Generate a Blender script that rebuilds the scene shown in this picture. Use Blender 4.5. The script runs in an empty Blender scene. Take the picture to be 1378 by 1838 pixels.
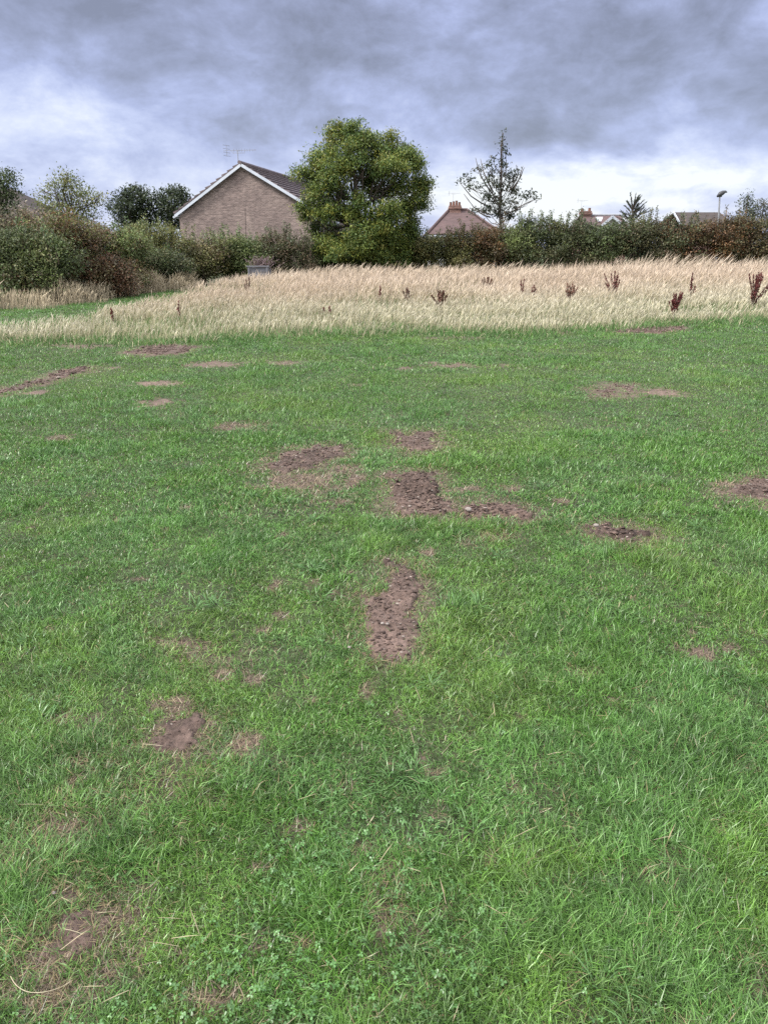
import bpy, math, random
import numpy as np
from mathutils import Vector

random.seed(7)
R = np.random.default_rng(11)
SC = bpy.context.scene
COL = SC.collection

# ------------------------------------------------------------------ camera geometry
F, CX, CY, HOR, CAMZ = 1300.0, 689.0, 919.0, 445.0, 1.6
TH = math.atan((CY - HOR) / F)
CT, ST = math.cos(TH), math.sin(TH)


def ray(px, py):
    x = (px - CX) / F
    y = (CY - py) / F
    return np.array([x, CT + y * ST, -ST + y * CT])


def ground(px, py, z=0.0):
    d = ray(px, py)
    t = (z - CAMZ) / d[2]
    return np.array([d[0] * t, d[1] * t, z])


def at(px, py, Y):
    d = ray(px, py)
    t = Y / d[1]
    return np.array([d[0] * t, Y, CAMZ + d[2] * t])


def ppm(Y):                      # metres per photo pixel at depth Y
    return (Y * CT) / F


# ------------------------------------------------------------------ noise
def _h(ix, iy, s):
    n = (ix.astype(np.int64) * 374761393 + iy.astype(np.int64) * 668265263 + s * 1274126177) & 0xFFFFFFFF
    n = ((n ^ (n >> 13)) * 1274126177) & 0xFFFFFFFF
    n = n ^ (n >> 16)
    return (n & 0xFFFF) / 65535.0


def vnoise(x, y, s=0):
    x = np.asarray(x, float); y = np.asarray(y, float)
    ix = np.floor(x); iy = np.floor(y)
    fx = x - ix; fy = y - iy
    ux = fx * fx * (3 - 2 * fx); uy = fy * fy * (3 - 2 * fy)
    a = _h(ix, iy, s); b = _h(ix + 1, iy, s); c = _h(ix, iy + 1, s); d = _h(ix + 1, iy + 1, s)
    return (a * (1 - ux) + b * ux) * (1 - uy) + (c * (1 - ux) + d * ux) * uy


def fbm(x, y, s=0, o=4, g=0.5):
    t = 0; a = 1; n = 0
    for k in range(o):
        t = t + a * vnoise(x * 2 ** k + 17.3 * k, y * 2 ** k - 9.1 * k, s + k)
        n += a; a *= g
    return t / n


def sstep(a, b, x):
    t = np.clip((x - a) / (b - a), 0, 1)
    return t * t * (3 - 2 * t)


def hgt(x, y):
    """height of the field"""
    near = np.clip(1.0 - (np.abs(y) - 20) / 15, 0, 1)
    return ((fbm(x * 0.9, y * 0.9, 3, 3) - 0.5) * 0.03 + (fbm(x * 0.25, y * 0.25, 5, 2) - 0.5) * 0.05) * near


def poly_sd(poly, x, y):
    """signed distance, negative inside"""
    P = np.asarray(poly, float)[:, :2]
    d = np.full(x.shape, 1e9)
    ins = np.zeros(x.shape, bool)
    n = len(P)
    for i in range(n):
        a = P[i]; b = P[(i + 1) % n]
        e = b - a
        wx = x - a[0]; wy = y - a[1]
        t = np.clip((wx * e[0] + wy * e[1]) / (e @ e + 1e-12), 0, 1)
        d = np.minimum(d, (wx - t * e[0]) ** 2 + (wy - t * e[1]) ** 2)
        c = ((a[1] > y) != (b[1] > y)) & (x < (b[0] - a[0]) * (y - a[1]) / (b[1] - a[1] + 1e-12) + a[0])
        ins ^= c
    d = np.sqrt(d)
    return np.where(ins, -d, d)


# ------------------------------------------------------------------ materials
def mat(name):
    m = bpy.data.materials.new(name)
    m.use_nodes = True
    nt = m.node_tree
    for n in list(nt.nodes):
        nt.nodes.remove(n)
    out = nt.nodes.new('ShaderNodeOutputMaterial')
    return m, nt, out


def N(nt, t, **kw):
    n = nt.nodes.new(t)
    for k, v in kw.items():
        if k.startswith('_'):
            setattr(n, k[1:], v)
        else:
            n.inputs[k.replace('__', ' ')].default_value = v
    return n


def leaf_mat(name, transl=0.3, rough=0.55, spec=0.35):
    m, nt, out = mat(name)
    a = N(nt, 'ShaderNodeAttribute', _attribute_name='Col')
    p = N(nt, 'ShaderNodeBsdfPrincipled', Roughness=rough)
    p.inputs['Specular IOR Level'].default_value = spec
    t = N(nt, 'ShaderNodeBsdfTranslucent')
    mx = N(nt, 'ShaderNodeMixShader', Fac=transl)
    nt.links.new(a.outputs['Color'], p.inputs['Base Color'])
    nt.links.new(a.outputs['Color'], t.inputs['Color'])
    nt.links.new(p.outputs[0], mx.inputs[1]); nt.links.new(t.outputs[0], mx.inputs[2])
    nt.links.new(mx.outputs[0], out.inputs[0])
    return m


def noisy_mat(name, c1, c2, scale=6, rough=0.8, bump=0.3, detail=6, attr=False, stretch=(1, 1, 1), bscale=None, bdist=0.02):
    m, nt, out = mat(name)
    tc = N(nt, 'ShaderNodeTexCoord')
    mp = N(nt, 'ShaderNodeMapping'); mp.inputs['Scale'].default_value = stretch
    nz = N(nt, 'ShaderNodeTexNoise', Scale=scale, Detail=detail, Roughness=0.6)
    nt.links.new(tc.outputs['Object'], mp.inputs[0]); nt.links.new(mp.outputs[0], nz.inputs['Vector'])
    rp = N(nt, 'ShaderNodeValToRGB')
    rp.color_ramp.elements[0].position = 0.3; rp.color_ramp.elements[1].position = 0.7
    rp.color_ramp.elements[0].color = (*c1, 1); rp.color_ramp.elements[1].color = (*c2, 1)
    nt.links.new(nz.outputs[0], rp.inputs[0])
    p = N(nt, 'ShaderNodeBsdfPrincipled', Roughness=rough)
    p.inputs['Specular IOR Level'].default_value = 0.3
    if attr:
        a = N(nt, 'ShaderNodeAttribute', _attribute_name='Col')
        mx = N(nt, 'ShaderNodeMix', _data_type='RGBA', _blend_type='MULTIPLY')
        mx.inputs[0].default_value = 1
        nt.links.new(a.outputs['Color'], mx.inputs[6]); nt.links.new(rp.outputs[0], mx.inputs[7])
        nt.links.new(mx.outputs[2], p.inputs['Base Color'])
    else:
        nt.links.new(rp.outputs[0], p.inputs['Base Color'])
    if bump:
        n2 = N(nt, 'ShaderNodeTexNoise', Scale=bscale or scale * 4, Detail=6, Roughness=0.65)
        nt.links.new(mp.outputs[0], n2.inputs['Vector'])
        b = N(nt, 'ShaderNodeBump', Strength=bump, Distance=bdist)
        nt.links.new(n2.outputs[0], b.inputs['Height']); nt.links.new(b.outputs[0], p.inputs['Normal'])
    nt.links.new(p.outputs[0], out.inputs[0])
    return m


def brick_mat(name, ang, ca, cb, mortar):
    m, nt, out = mat(name)
    tc = N(nt, 'ShaderNodeTexCoord')
    vr = N(nt, 'ShaderNodeVectorRotate', _rotation_type='Z_AXIS', Angle=ang)
    sp = N(nt, 'ShaderNodeSeparateXYZ'); cb_ = N(nt, 'ShaderNodeCombineXYZ')
    nt.links.new(tc.outputs['Object'], vr.inputs['Vector']); nt.links.new(vr.outputs[0], sp.inputs[0])
    ad = N(nt, 'ShaderNodeMath', _operation='ADD')
    nt.links.new(sp.outputs[0], ad.inputs[0]); nt.links.new(sp.outputs[1], ad.inputs[1])
    nt.links.new(ad.outputs[0], cb_.inputs[0]); nt.links.new(sp.outputs[2], cb_.inputs[1])
    br = N(nt, 'ShaderNodeTexBrick', Scale=1.0, Mortar__Size=0.008, Bias=-0.1, Brick__Width=0.235, Row__Height=0.078)
    br.inputs['Color1'].default_value = (*ca, 1); br.inputs['Color2'].default_value = (*cb, 1)
    br.inputs['Mortar'].default_value = (*mortar, 1)
    nt.links.new(cb_.outputs[0], br.inputs['Vector'])
    # pale weathering in short horizontal runs of courses
    mp = N(nt, 'ShaderNodeMapping'); mp.inputs['Scale'].default_value = (2.6, 12.8, 1)
    nz = N(nt, 'ShaderNodeTexNoise', Scale=1.0, Detail=5, Roughness=0.65)
    nt.links.new(cb_.outputs[0], mp.inputs[0]); nt.links.new(mp.outputs[0], nz.inputs['Vector'])
    rp = N(nt, 'ShaderNodeValToRGB')
    rp.color_ramp.elements[0].position = 0.32; rp.color_ramp.elements[0].color = (0.66, 0.65, 0.66, 1)
    rp.color_ramp.elements[1].position = 0.72; rp.color_ramp.elements[1].color = (1.6, 1.56, 1.56, 1)
    nt.links.new(nz.outputs[0], rp.inputs[0])
    nb = N(nt, 'ShaderNodeTexNoise', Scale=0.5, Detail=3)
    nt.links.new(cb_.outputs[0], nb.inputs['Vector'])
    rb = N(nt, 'ShaderNodeValToRGB')
    rb.color_ramp.elements[0].position = 0.35; rb.color_ramp.elements[0].color = (0.82, 0.8, 0.8, 1)
    rb.color_ramp.elements[1].position = 0.65; rb.color_ramp.elements[1].color = (1.15, 1.15, 1.12, 1)
    nt.links.new(nb.outputs[0], rb.inputs[0])
    mx = N(nt, 'ShaderNodeMix', _data_type='RGBA', _blend_type='MULTIPLY'); mx.inputs[0].default_value = 1
    m2 = N(nt, 'ShaderNodeMix', _data_type='RGBA', _blend_type='MULTIPLY'); m2.inputs[0].default_value = 1
    nt.links.new(br.outputs[0], mx.inputs[6]); nt.links.new(rp.outputs[0], mx.inputs[7])
    nt.links.new(mx.outputs[2], m2.inputs[6]); nt.links.new(rb.outputs[0], m2.inputs[7])
    p = N(nt, 'ShaderNodeBsdfPrincipled', Roughness=0.85)
    b = N(nt, 'ShaderNodeBump', Strength=0.5, Distance=0.01)
    nt.links.new(br.outputs['Fac'], b.inputs['Height']); b.invert = True
    nt.links.new(b.outputs[0], p.inputs['Normal'])
    nt.links.new(m2.outputs[2], p.inputs['Base Color'])
    nt.links.new(p.outputs[0], out.inputs[0])
    return m


M = {}
M['leaf'] = leaf_mat('leaf_tissue', 0.3)
M['grass'] = leaf_mat('grass_blade', 0.30, 0.36, 0.45)
M['hay'] = leaf_mat('dry_grass', 0.35, 0.6, 0.3)
M['bark'] = noisy_mat('bark', (0.045, 0.035, 0.028), (0.11, 0.09, 0.075), 9, 0.9, 0.6, stretch=(1, 1, 0.25))
M['twig'] = noisy_mat('twig', (0.06, 0.04, 0.03), (0.12, 0.09, 0.07), 9, 0.9, 0.0)
M['ground'] = noisy_mat('lawn_earth', (0.55, 0.55, 0.55), (1.25, 1.25, 1.25), 22, 0.95, 0.8, attr=True, bscale=70, bdist=0.01)
M['soil'] = noisy_mat('crumbly_soil', (0.5, 0.48, 0.47), (1.35, 1.32, 1.32), 38, 0.97, 0.9, attr=True, bscale=110, bdist=0.012)
M['white'] = noisy_mat('white_paint', (0.40, 0.425, 0.48), (0.50, 0.525, 0.58), 2.5, 0.5, 0.0)
M['tile'] = noisy_mat('concrete_tile', (0.075, 0.057, 0.058), (0.17, 0.132, 0.132), 2.2, 0.45, 0.2, attr=False)
M['redtile'] = noisy_mat('red_clay_tile', (0.058, 0.038, 0.037), (0.10, 0.063, 0.060), 1.5, 0.8, 0.3, stretch=(1, 1, 4))
M['browntile'] = noisy_mat('brown_tile', (0.030, 0.023, 0.020), (0.055, 0.041, 0.035), 1.5, 0.8, 0.3, stretch=(1, 1, 4))
M['redbrick'] = brick_mat('red_brick', 0, (0.13, 0.066, 0.052), (0.20, 0.10, 0.078), (0.2, 0.16, 0.14))
M['metal'] = noisy_mat('weathered_metal', (0.16, 0.16, 0.17), (0.28, 0.28, 0.3), 8, 0.45, 0.0)
M['dark'] = noisy_mat('dark_paint', (0.03, 0.03, 0.033), (0.06, 0.06, 0.065), 8, 0.5, 0.0)
M['fence'] = noisy_mat('fence_paint', (0.07, 0.11, 0.12), (0.12, 0.17, 0.18), 5, 0.6, 0.0)
M['wood'] = noisy_mat('grey_wood', (0.09, 0.09, 0.10), (0.20, 0.20, 0.225), 5, 0.85, 0.4, stretch=(0.6, 3, 9))
M['render'] = noisy_mat('pale_render', (0.42, 0.41, 0.4), (0.54, 0.53, 0.51), 2, 0.9, 0.1)
M['clay'] = noisy_mat('clay_pot', (0.12, 0.06, 0.045), (0.19, 0.095, 0.07), 6, 0.8, 0.1)
M['stone'] = noisy_mat('pale_stone', (0.15, 0.125, 0.11), (0.28, 0.245, 0.22), 20, 0.85, 0.3)
mg, nt, out = mat('window_glass')
pg = N(nt, 'ShaderNodeBsdfPrincipled', Roughness=0.06); pg.inputs['Base Color'].default_value = (0.03, 0.035, 0.045, 1)
nt.links.new(pg.outputs[0], out.inputs[0]); M['glass'] = mg


# ------------------------------------------------------------------ objects
def mesh_np(name, V, faces, m, parent=None, loc=None, colors=None, smooth=False):
    """faces: list of (K,n) int arrays"""
    V = np.asarray(V, np.float32)
    if loc is None:
        loc = np.zeros(3)
    V = V - np.asarray(loc, np.float32)
    me = bpy.data.meshes.new(name)
    me.vertices.add(len(V)); me.vertices.foreach_set('co', V.ravel())
    loops = np.concatenate([np.asarray(f, np.int32).ravel() for f in faces])
    tot = np.concatenate([np.full(len(f), np.asarray(f).shape[1], np.int32) for f in faces])
    start = np.concatenate([[0], np.cumsum(tot)[:-1]]).astype(np.int32)
    me.loops.add(len(loops)); me.loops.foreach_set('vertex_index', loops)
    me.polygons.add(len(tot)); me.polygons.foreach_set('loop_start', start)
    if smooth:
        me.polygons.foreach_set('use_smooth', np.ones(len(tot), bool))
    if colors is not None:
        c = np.ones((len(V), 4), np.float32); c[:, :3] = np.clip(colors, 0, 1)
        at_ = me.color_attributes.new('Col', 'FLOAT_COLOR', 'POINT')
        at_.data.foreach_set('color', c.ravel())
    me.update(calc_edges=True)
    me.materials.append(m)
    o = bpy.data.objects.new(name, me)
    COL.objects.link(o)
    if parent is not None:
        o.parent = parent
    else:
        o.location = loc
    return o


class MB:
    def __init__(s):
        s.v = []; s.f = []

    def add(s, v, f):
        k = len(s.v)
        s.v += [tuple(map(float, p)) for p in v]
        s.f += [tuple(i + k for i in q) for q in f]
        return s

    def box(s, c, ax, ay, az):
        c, ax, ay, az = map(np.asarray, (c, ax, ay, az))
        v = [c + sx * ax + sy * ay + sz * az for sz in (-1, 1) for sy in (-1, 1) for sx in (-1, 1)]
        return s.add(v, [(0, 2, 3, 1), (4, 5, 7, 6), (0, 1, 5, 4), (2, 6, 7, 3), (0, 4, 6, 2), (1, 3, 7, 5)])

    def abox(s, c, sx, sy, sz):
        return s.box(c, (sx / 2, 0, 0), (0, sy / 2, 0), (0, 0, sz / 2))

    def bar(s, a, b, w, h, side=None):
        a, b = np.asarray(a, float), np.asarray(b, float)
        d = b - a; L = np.linalg.norm(d); d = d / L
        up = np.array([0, 0, 1.0]) if side is None else np.asarray(side, float)
        if abs(d @ up) > 0.95:
            up = np.array([0, 1.0, 0])
        x = np.cross(d, up); x /= np.linalg.norm(x); y = np.cross(x, d)
        return s.box((a + b) / 2, d * L / 2, x * w / 2, y * h / 2)

    def tube(s, pts, rad, n=6, cap=True):
        pts = [np.asarray(p, float) for p in pts]
        if np.isscalar(rad):
            rad = [rad] * len(pts)
        rings = []
        k0 = len(s.v)
        for i, p in enumerate(pts):
            d = pts[min(i + 1, len(pts) - 1)] - pts[max(i - 1, 0)]
            d = d / (np.linalg.norm(d) + 1e-9)
            u = np.array([1.0, 0, 0]) if abs(d[0]) < 0.7 else np.array([0, 1.0, 0])
            x = np.cross(d, u); x /= np.linalg.norm(x); y = np.cross(d, x)
            for j in range(n):
                a = 2 * math.pi * j / n
                s.v.append(tuple(p + rad[i] * (math.cos(a) * x + math.sin(a) * y)))
        for i in range(len(pts) - 1):
            for j in range(n):
                a = k0 + i * n + j; b = k0 + i * n + (j + 1) % n
                s.f.append((a, b, b + n, a + n))
        if cap:
            s.f.append(tuple(k0 + j for j in range(n))[::-1])
            s.f.append(tuple(k0 + (len(pts) - 1) * n + j for j in range(n)))
        return s

    def build(s, name, m, parent=None, loc=None, smooth=False):
        if loc is None:
            loc = np.zeros(3)
        me = bpy.data.meshes.new(name)
        me.from_pydata([tuple(np.asarray(p) - loc) for p in s.v], [], s.f)
        if smooth:
            for p in me.polygons:
                p.use_smooth = True
        me.materials.append(m); me.update()
        o = bpy.data.objects.new(name, me); COL.objects.link(o)
        if parent is not None:
            o.parent = parent
        else:
            o.location = loc
        return o


def tag(o, label=None, cat=None, group=None, kind=None):
    if label: o['label'] = label
    if cat: o['category'] = cat
    if group: o['group'] = group
    if kind: o['kind'] = kind
    return o


def thing(name, loc, label, cat, group=None):
    o = bpy.data.objects.new(name, None); COL.objects.link(o)
    o.empty_display_size = 0.2
    o.location = loc
    return tag(o, label, cat, group)


# ------------------------------------------------------------------ layout in world metres
def gpoly(pts):
    return np.array([ground(*p)[:2] for p in pts])


# near edge of the tall grass, and the mown strip on the left
near_edge = gpoly([(-260, 624), (-80, 621), (0, 617), (120, 615), (200, 612), (300, 612), (400, 610), (500, 606), (600, 603), (700, 600), (800, 598),
                   (900, 597), (1000, 595), (1100, 589), (1200, 583), (1300, 577), (1378, 573), (1560, 562)])
left_edge = gpoly([(440, 505), (390, 523), (300, 547), (150, 574), (0, 596), (-80, 606), (-260, 616)])
TALL = np.vstack([near_edge, [[30, 37.5], [-6.5, 37.0]], left_edge])
HSTRIP = np.vstack([gpoly([(-200, 563), (0, 556), (70, 554), (140, 548), (190, 541), (240, 533), (300, 524), (360, 516), (425, 508)]),
                    [[-7.0, 36.5], [-9.5, 34.0], [-11.3, 28.0], [-14, 25], [-19, 24]]])


def near_y(x):
    return np.interp(x, near_edge[:, 0], near_edge[:, 1])


# bare soil patches that are things of their own (photo pixels)
PATCH = [
    ('long bare patch of crumbly brown soil, largest of the column in mid lawn', 0.0,
     [(702, 1012), (722, 1008), (745, 1014), (742, 1040), (747, 1062), (742, 1090), (752, 1130), (745, 1160), (725, 1176), (690, 1176), (668, 1165),
      (655, 1148), (658, 1120), (668, 1100), (648, 1076), (656, 1066), (690, 1068), (692, 1050), (702, 1038)]),
    ('bare soil patch with a dark ridge of clods across its middle', 0.0,
     [(698, 856), (730, 850), (778, 853), (776, 880), (790, 896), (802, 908), (795, 924), (760, 928), (708, 926), (712, 905), (700, 886), (716, 872)]),
    ('small wedge of bare soil farthest along the column of dug patches', 0.0,
     [(703, 782), (735, 786), (745, 780), (772, 783), (782, 810), (736, 814), (725, 798)]),
    ('wide worn soil patch with torn grass, left of the dug column', 0.12,
     [(468, 835), (500, 826), (520, 812), (570, 805), (612, 808), (616, 822), (585, 832), (560, 842), (520, 850), (485, 842)]),
    ('low soil heap with a pale stone at its left end', 0.0,
     [(830, 922), (846, 915), (876, 906), (905, 912), (935, 920), (953, 925), (945, 936), (905, 930), (860, 930), (840, 934)]),
    ('dark clods of freshly turned soil scattered with grass', 0.15,
     [(1060, 955), (1075, 946), (1110, 950), (1135, 952), (1168, 962), (1150, 978), (1115, 980), (1090, 972)]),
    ('bare soil patch cut off by the right edge of the photo', 0.0,
     [(1316, 888), (1338, 868), (1370, 862), (1420, 868), (1440, 885), (1400, 900), (1350, 896)]),
    ('broad dark strip of bare soil beside the tall grass edge, far left', 0.25,
     [(228, 632), (262, 620), (320, 617), (350, 622), (330, 632), (280, 636)]),
    ('pale worn patch of bare earth at the tall grass edge, far right', 0.1,
     [(1098, 594), (1150, 587), (1225, 586), (1228, 592), (1180, 598), (1120, 599)]),
    ('thin scraped track of soil curving in from the left edge', 0.2,
     [(-40, 712), (0, 700), (40, 690), (85, 678), (118, 664), (160, 658), (156, 668), (120, 674), (95, 684), (50, 694), (10, 706), (-40, 722)]),
    ('worn muddy patch with straw in the bottom left corner', 0.38,
     [(75, 1700), (95, 1660), (120, 1640), (165, 1625), (205, 1640), (200, 1670), (160, 1695), (110, 1720), (80, 1730)]),
    ('small muddy hollow above the worn corner patch, bottom left', 0.25,
     [(80, 1612), (100, 1588), (125, 1592), (135, 1612), (118, 1628), (92, 1632)]),
    ('reddish bare soil patch with fine dead grass, lower left of the lawn', 0.7,
     [(270, 1335), (278, 1315), (315, 1300), (365, 1296), (372, 1308), (350, 1330), (325, 1340), (290, 1342)]),
    ('dull patch of worn earth in the right half of the lawn', 0.7,
     [(1068, 702), (1095, 692), (1130, 692), (1142, 704), (1115, 714), (1080, 712)]),
]
for k in range(len(PATCH)):
    PATCH[k] = (PATCH[k][0], PATCH[k][1], gpoly(PATCH[k][2]))

# thin or bald spots that stay part of the ground: px, py, half width, half height, strength
SPOT = [(560, 868, 85, 16, .72), (620, 850, 40, 12, .5), (620, 910, 18, 5, .6), (385, 653, 42, 5, .8), (505, 650, 38, 4, .6), (290, 691, 40, 5, .8), (280, 725, 26, 7, .75),
        (438, 768, 48, 8, .6), (112, 788, 26, 5, .6), (725, 660, 18, 3, .6), (815, 655, 40, 5, .6), (1185, 707, 30, 7, .6), (640, 690, 12, 3, .5),
        (570, 1048, 14, 7, .9), (597, 1070, 13, 7, .9), (505, 1108, 12, 9, .7), (765, 996, 13, 6, .9), (626, 1030, 18, 4, .8), (490, 1055, 13, 9, .7),
        (840, 882, 22, 4, .9), (915, 877, 32, 7, .7), (1005, 902, 15, 4, .7), (870, 965, 45, 14, .45), (1260, 1178, 18, 9, .8), (1215, 1166, 10, 6, .8),
        (1310, 1165, 18, 10, .6), (140, 1400, 22, 12, .8), (110, 1290, 28, 12, .8), (160, 1290, 14, 8, .7), (445, 1335, 32, 22, .7), (325, 1156, 40, 8, .6),
        (310, 1265, 38, 12, .65), (400, 1212, 22, 12, .6), (460, 1222, 16, 9, .7), (318, 1415, 20, 9, .7), (210, 1400, 16, 8, .6), (100, 1480, 28, 14, .6),
        (680, 1660, 16, 34, .8), (694, 1556, 26, 12, .75), (655, 1520, 22, 12, .6), (655, 1236, 12, 14, .7), (710, 1275, 13, 6, .8), (800, 1640, 14, 10, .5),
        (260, 1520, 24, 16, .7), (150, 1555, 22, 14, .7), (10, 1788, 26, 22, .95), (85, 1790, 36, 40, .7), (230, 1640, 34, 16, .7), (80, 1740, 40, 18, .8),
        (360, 1788, 40, 18, .6), (655, 1815, 20, 14, .6), (1058, 1208, 26, 6, .6), (1340, 1380, 14, 10, .5), (1350, 1720, 10, 10, .7), (1210, 1556, 8, 8, .95),
        (150, 620, 60, 4, .7), (60, 706, 20, 4, .7), (205, 660, 12, 3, .5), (1000, 596, 40, 3, .8), (800, 606, 60, 2, .55), (380, 1440, 34, 16, .5),
        (540, 1480, 20, 12, .5), (1190, 880, 10, 4, .6), (1300, 870, 26, 3, .7), (330, 1480, 20, 18, .5), (1045, 700, 12, 4, .5),
        (905, 655, 16, 3, .5), (780, 650, 12, 3, .6)]
rs_ = np.random.default_rng(5)
for _ in range(70):
    py_ = rs_.uniform(900, 1830); px_ = rs_.uniform(0, 1378)
    SPOT.append((px_, py_, rs_.uniform(5, 15) * py_ / 1300, rs_.uniform(3, 9) * py_ / 1300, rs_.uniform(.55, .95)))
SPOT += [(120, 1690, 130, 120, .42), (260, 1400, 150, 60, .30), (90, 1500, 80, 50, .38), (690, 1600, 50, 80, .4), (350, 1180, 110, 30, .32), (560, 870, 110, 30, .35)]
SPOTW = []
for (px, py, hw, hh, s) in SPOT:
    c = ground(px, py)
    hx = hw / F * np.linalg.norm(c - np.array([0, 0, CAMZ]))
    hy = abs(ground(px, py - hh)[1] - ground(px, py + hh)[1]) / 2
    SPOTW.append((c[0], c[1], hx, hy, s))


def bare_field(x, y):
    """(soil 0..1 from patches, thin 0..1 from spots)"""
    n1 = fbm(x * 9, y * 9, 21, 3) - 0.5
    n2 = fbm(x * 22, y * 22, 25, 2) - 0.5
    soil = np.zeros(x.shape); thin = np.zeros(x.shape)
    for (_, sp, P) in PATCH:
        mn = P.min(0) - 0.4; mx = P.max(0) + 0.4
        k = np.where((x > mn[0]) & (x < mx[0]) & (y > mn[1]) & (y < mx[1]))[0]
        if len(k) == 0: continue
        sc = np.clip(np.hypot(*P.mean(0)) / 3.0, 0.6, 2.0)
        sd = poly_sd(P, x[k], y[k]) + (n1[k] * 0.12 + n2[k] * 0.09) * sc
        b = 1 - sstep(-0.035 * sc, 0.03 * sc, sd)
        b = b * (1 - sp * 1.6 * sstep(0.42, 0.6, fbm(x[k] * 14, y[k] * 14, 31, 2)))
        soil[k] = np.maximum(soil[k], b)
        halo = (1 - sstep(0, 0.17 * sc, sd)) * 0.5
        thin[k] = np.maximum(thin[k], halo)
    for (cx, cy, hx, hy, s) in SPOTW:
        k = np.where((np.abs(x - cx) < hx * 2.1) & (np.abs(y - cy) < hy * 2.2))[0]
        if len(k) == 0: continue
        r = np.hypot((x[k] - cx) / (hx * 1.2), (y[k] - cy) / (hy * 1.25)) + n1[k] * 1.5 + n2[k] * 0.9
        thin[k] = np.maximum(thin[k], min(1, s * 1.15) * (1 - sstep(0.35, 1.25, r)))
    return np.clip(soil, 0, 1), np.clip(thin, 0, 1)


# ------------------------------------------------------------------ ground
def axis(a, b, step, far, grow):
    xs = list(np.arange(a, b + step / 2, step))
    s = step
    while xs[-1] < far:
        s *= grow; xs.append(xs[-1] + s)
    return xs


xr = axis(0, 4.5, 0.045, 900, 1.09)
xs = np.array([-v for v in xr[:0:-1]] + xr)
ya = axis(0.3, 9, 0.045, 900, 1.07)
ys = np.array([-60, -25, -10, -4, -2, -1, -0.4] + ya)
GX, GY = np.meshgrid(xs, ys)
gx, gy = GX.ravel(), GY.ravel()
gz = hgt(gx, gy)
so, th = bare_field(gx, gy)
# ground rises under nothing, falls gently away beyond the hedge
gz = gz - 0.006
gn = fbm(gx * 3, gy * 3, 41, 4)[:, None]
thatch = np.array([0.045, 0.052, 0.024]) * (0.6 + 0.8 * gn)
soilc = np.array([0.125, 0.085, 0.068]) * (0.7 + 0.6 * gn)
bw = np.clip(np.maximum(so, th * 1.5), 0, 1)[:, None]
gcol = thatch * (1 - bw) + soilc * bw
far = sstep(30, 60, gy)[:, None]
gcol = gcol * (1 - far) + np.array([0.06, 0.075, 0.03]) * far
intall = (poly_sd(TALL, gx, gy) < 0)[:, None] & (gy < 45)[:, None]
gcol = np.where(intall, np.array([0.13, 0.13, 0.06]) * (0.7 + 0.6 * gn), gcol)
W = len(xs)
I = (np.arange(len(ys) - 1)[:, None] * W + np.arange(W - 1)[None, :]).ravel()
gq = np.stack([I, I + 1, I + W + 1, I + W], 1)
g = mesh_np('ground', np.stack([gx, gy, gz], 1), [gq], M['ground'], colors=gcol, smooth=True)
tag(g, 'short mown lawn ground running back to the hedge', 'ground', kind='structure')

# ------------------------------------------------------------------ soil patches
def ico():
    t = (1 + 5 ** .5) / 2
    v = np.array([(-1, t, 0), (1, t, 0), (-1, -t, 0), (1, -t, 0), (0, -1, t), (0, 1, t), (0, -1, -t), (0, 1, -t), (t, 0, -1), (t, 0, 1), (-t, 0, -1), (-t, 0, 1)], float)
    v /= np.linalg.norm(v[0])
    f = np.array([(0, 11, 5), (0, 5, 1), (0, 1, 7), (0, 7, 10), (0, 10, 11), (1, 5, 9), (5, 11, 4), (11, 10, 2), (10, 7, 6), (7, 1, 8), (3, 9, 4), (3, 4, 2), (3, 2, 6),
                  (3, 6, 8), (3, 8, 9), (4, 9, 5), (2, 4, 11), (6, 2, 10), (8, 6, 7), (9, 8, 1)])
    # one subdivision
    vs = list(v); cache = {}; nf = []
    def mid(a, b):
        k = (min(a, b), max(a, b))
        if k not in cache:
            m_ = (vs[a] + vs[b]) / 2; vs.append(m_ / np.linalg.norm(m_)); cache[k] = len(vs) - 1
        return cache[k]
    for a, b, c in f:
        ab, bc, ca = mid(a, b), mid(b, c), mid(c, a)
        nf += [(a, ab, ca), (b, bc, ab), (c, ca, bc), (ab, bc, ca)]
    return np.array(vs), np.array(nf)


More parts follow.
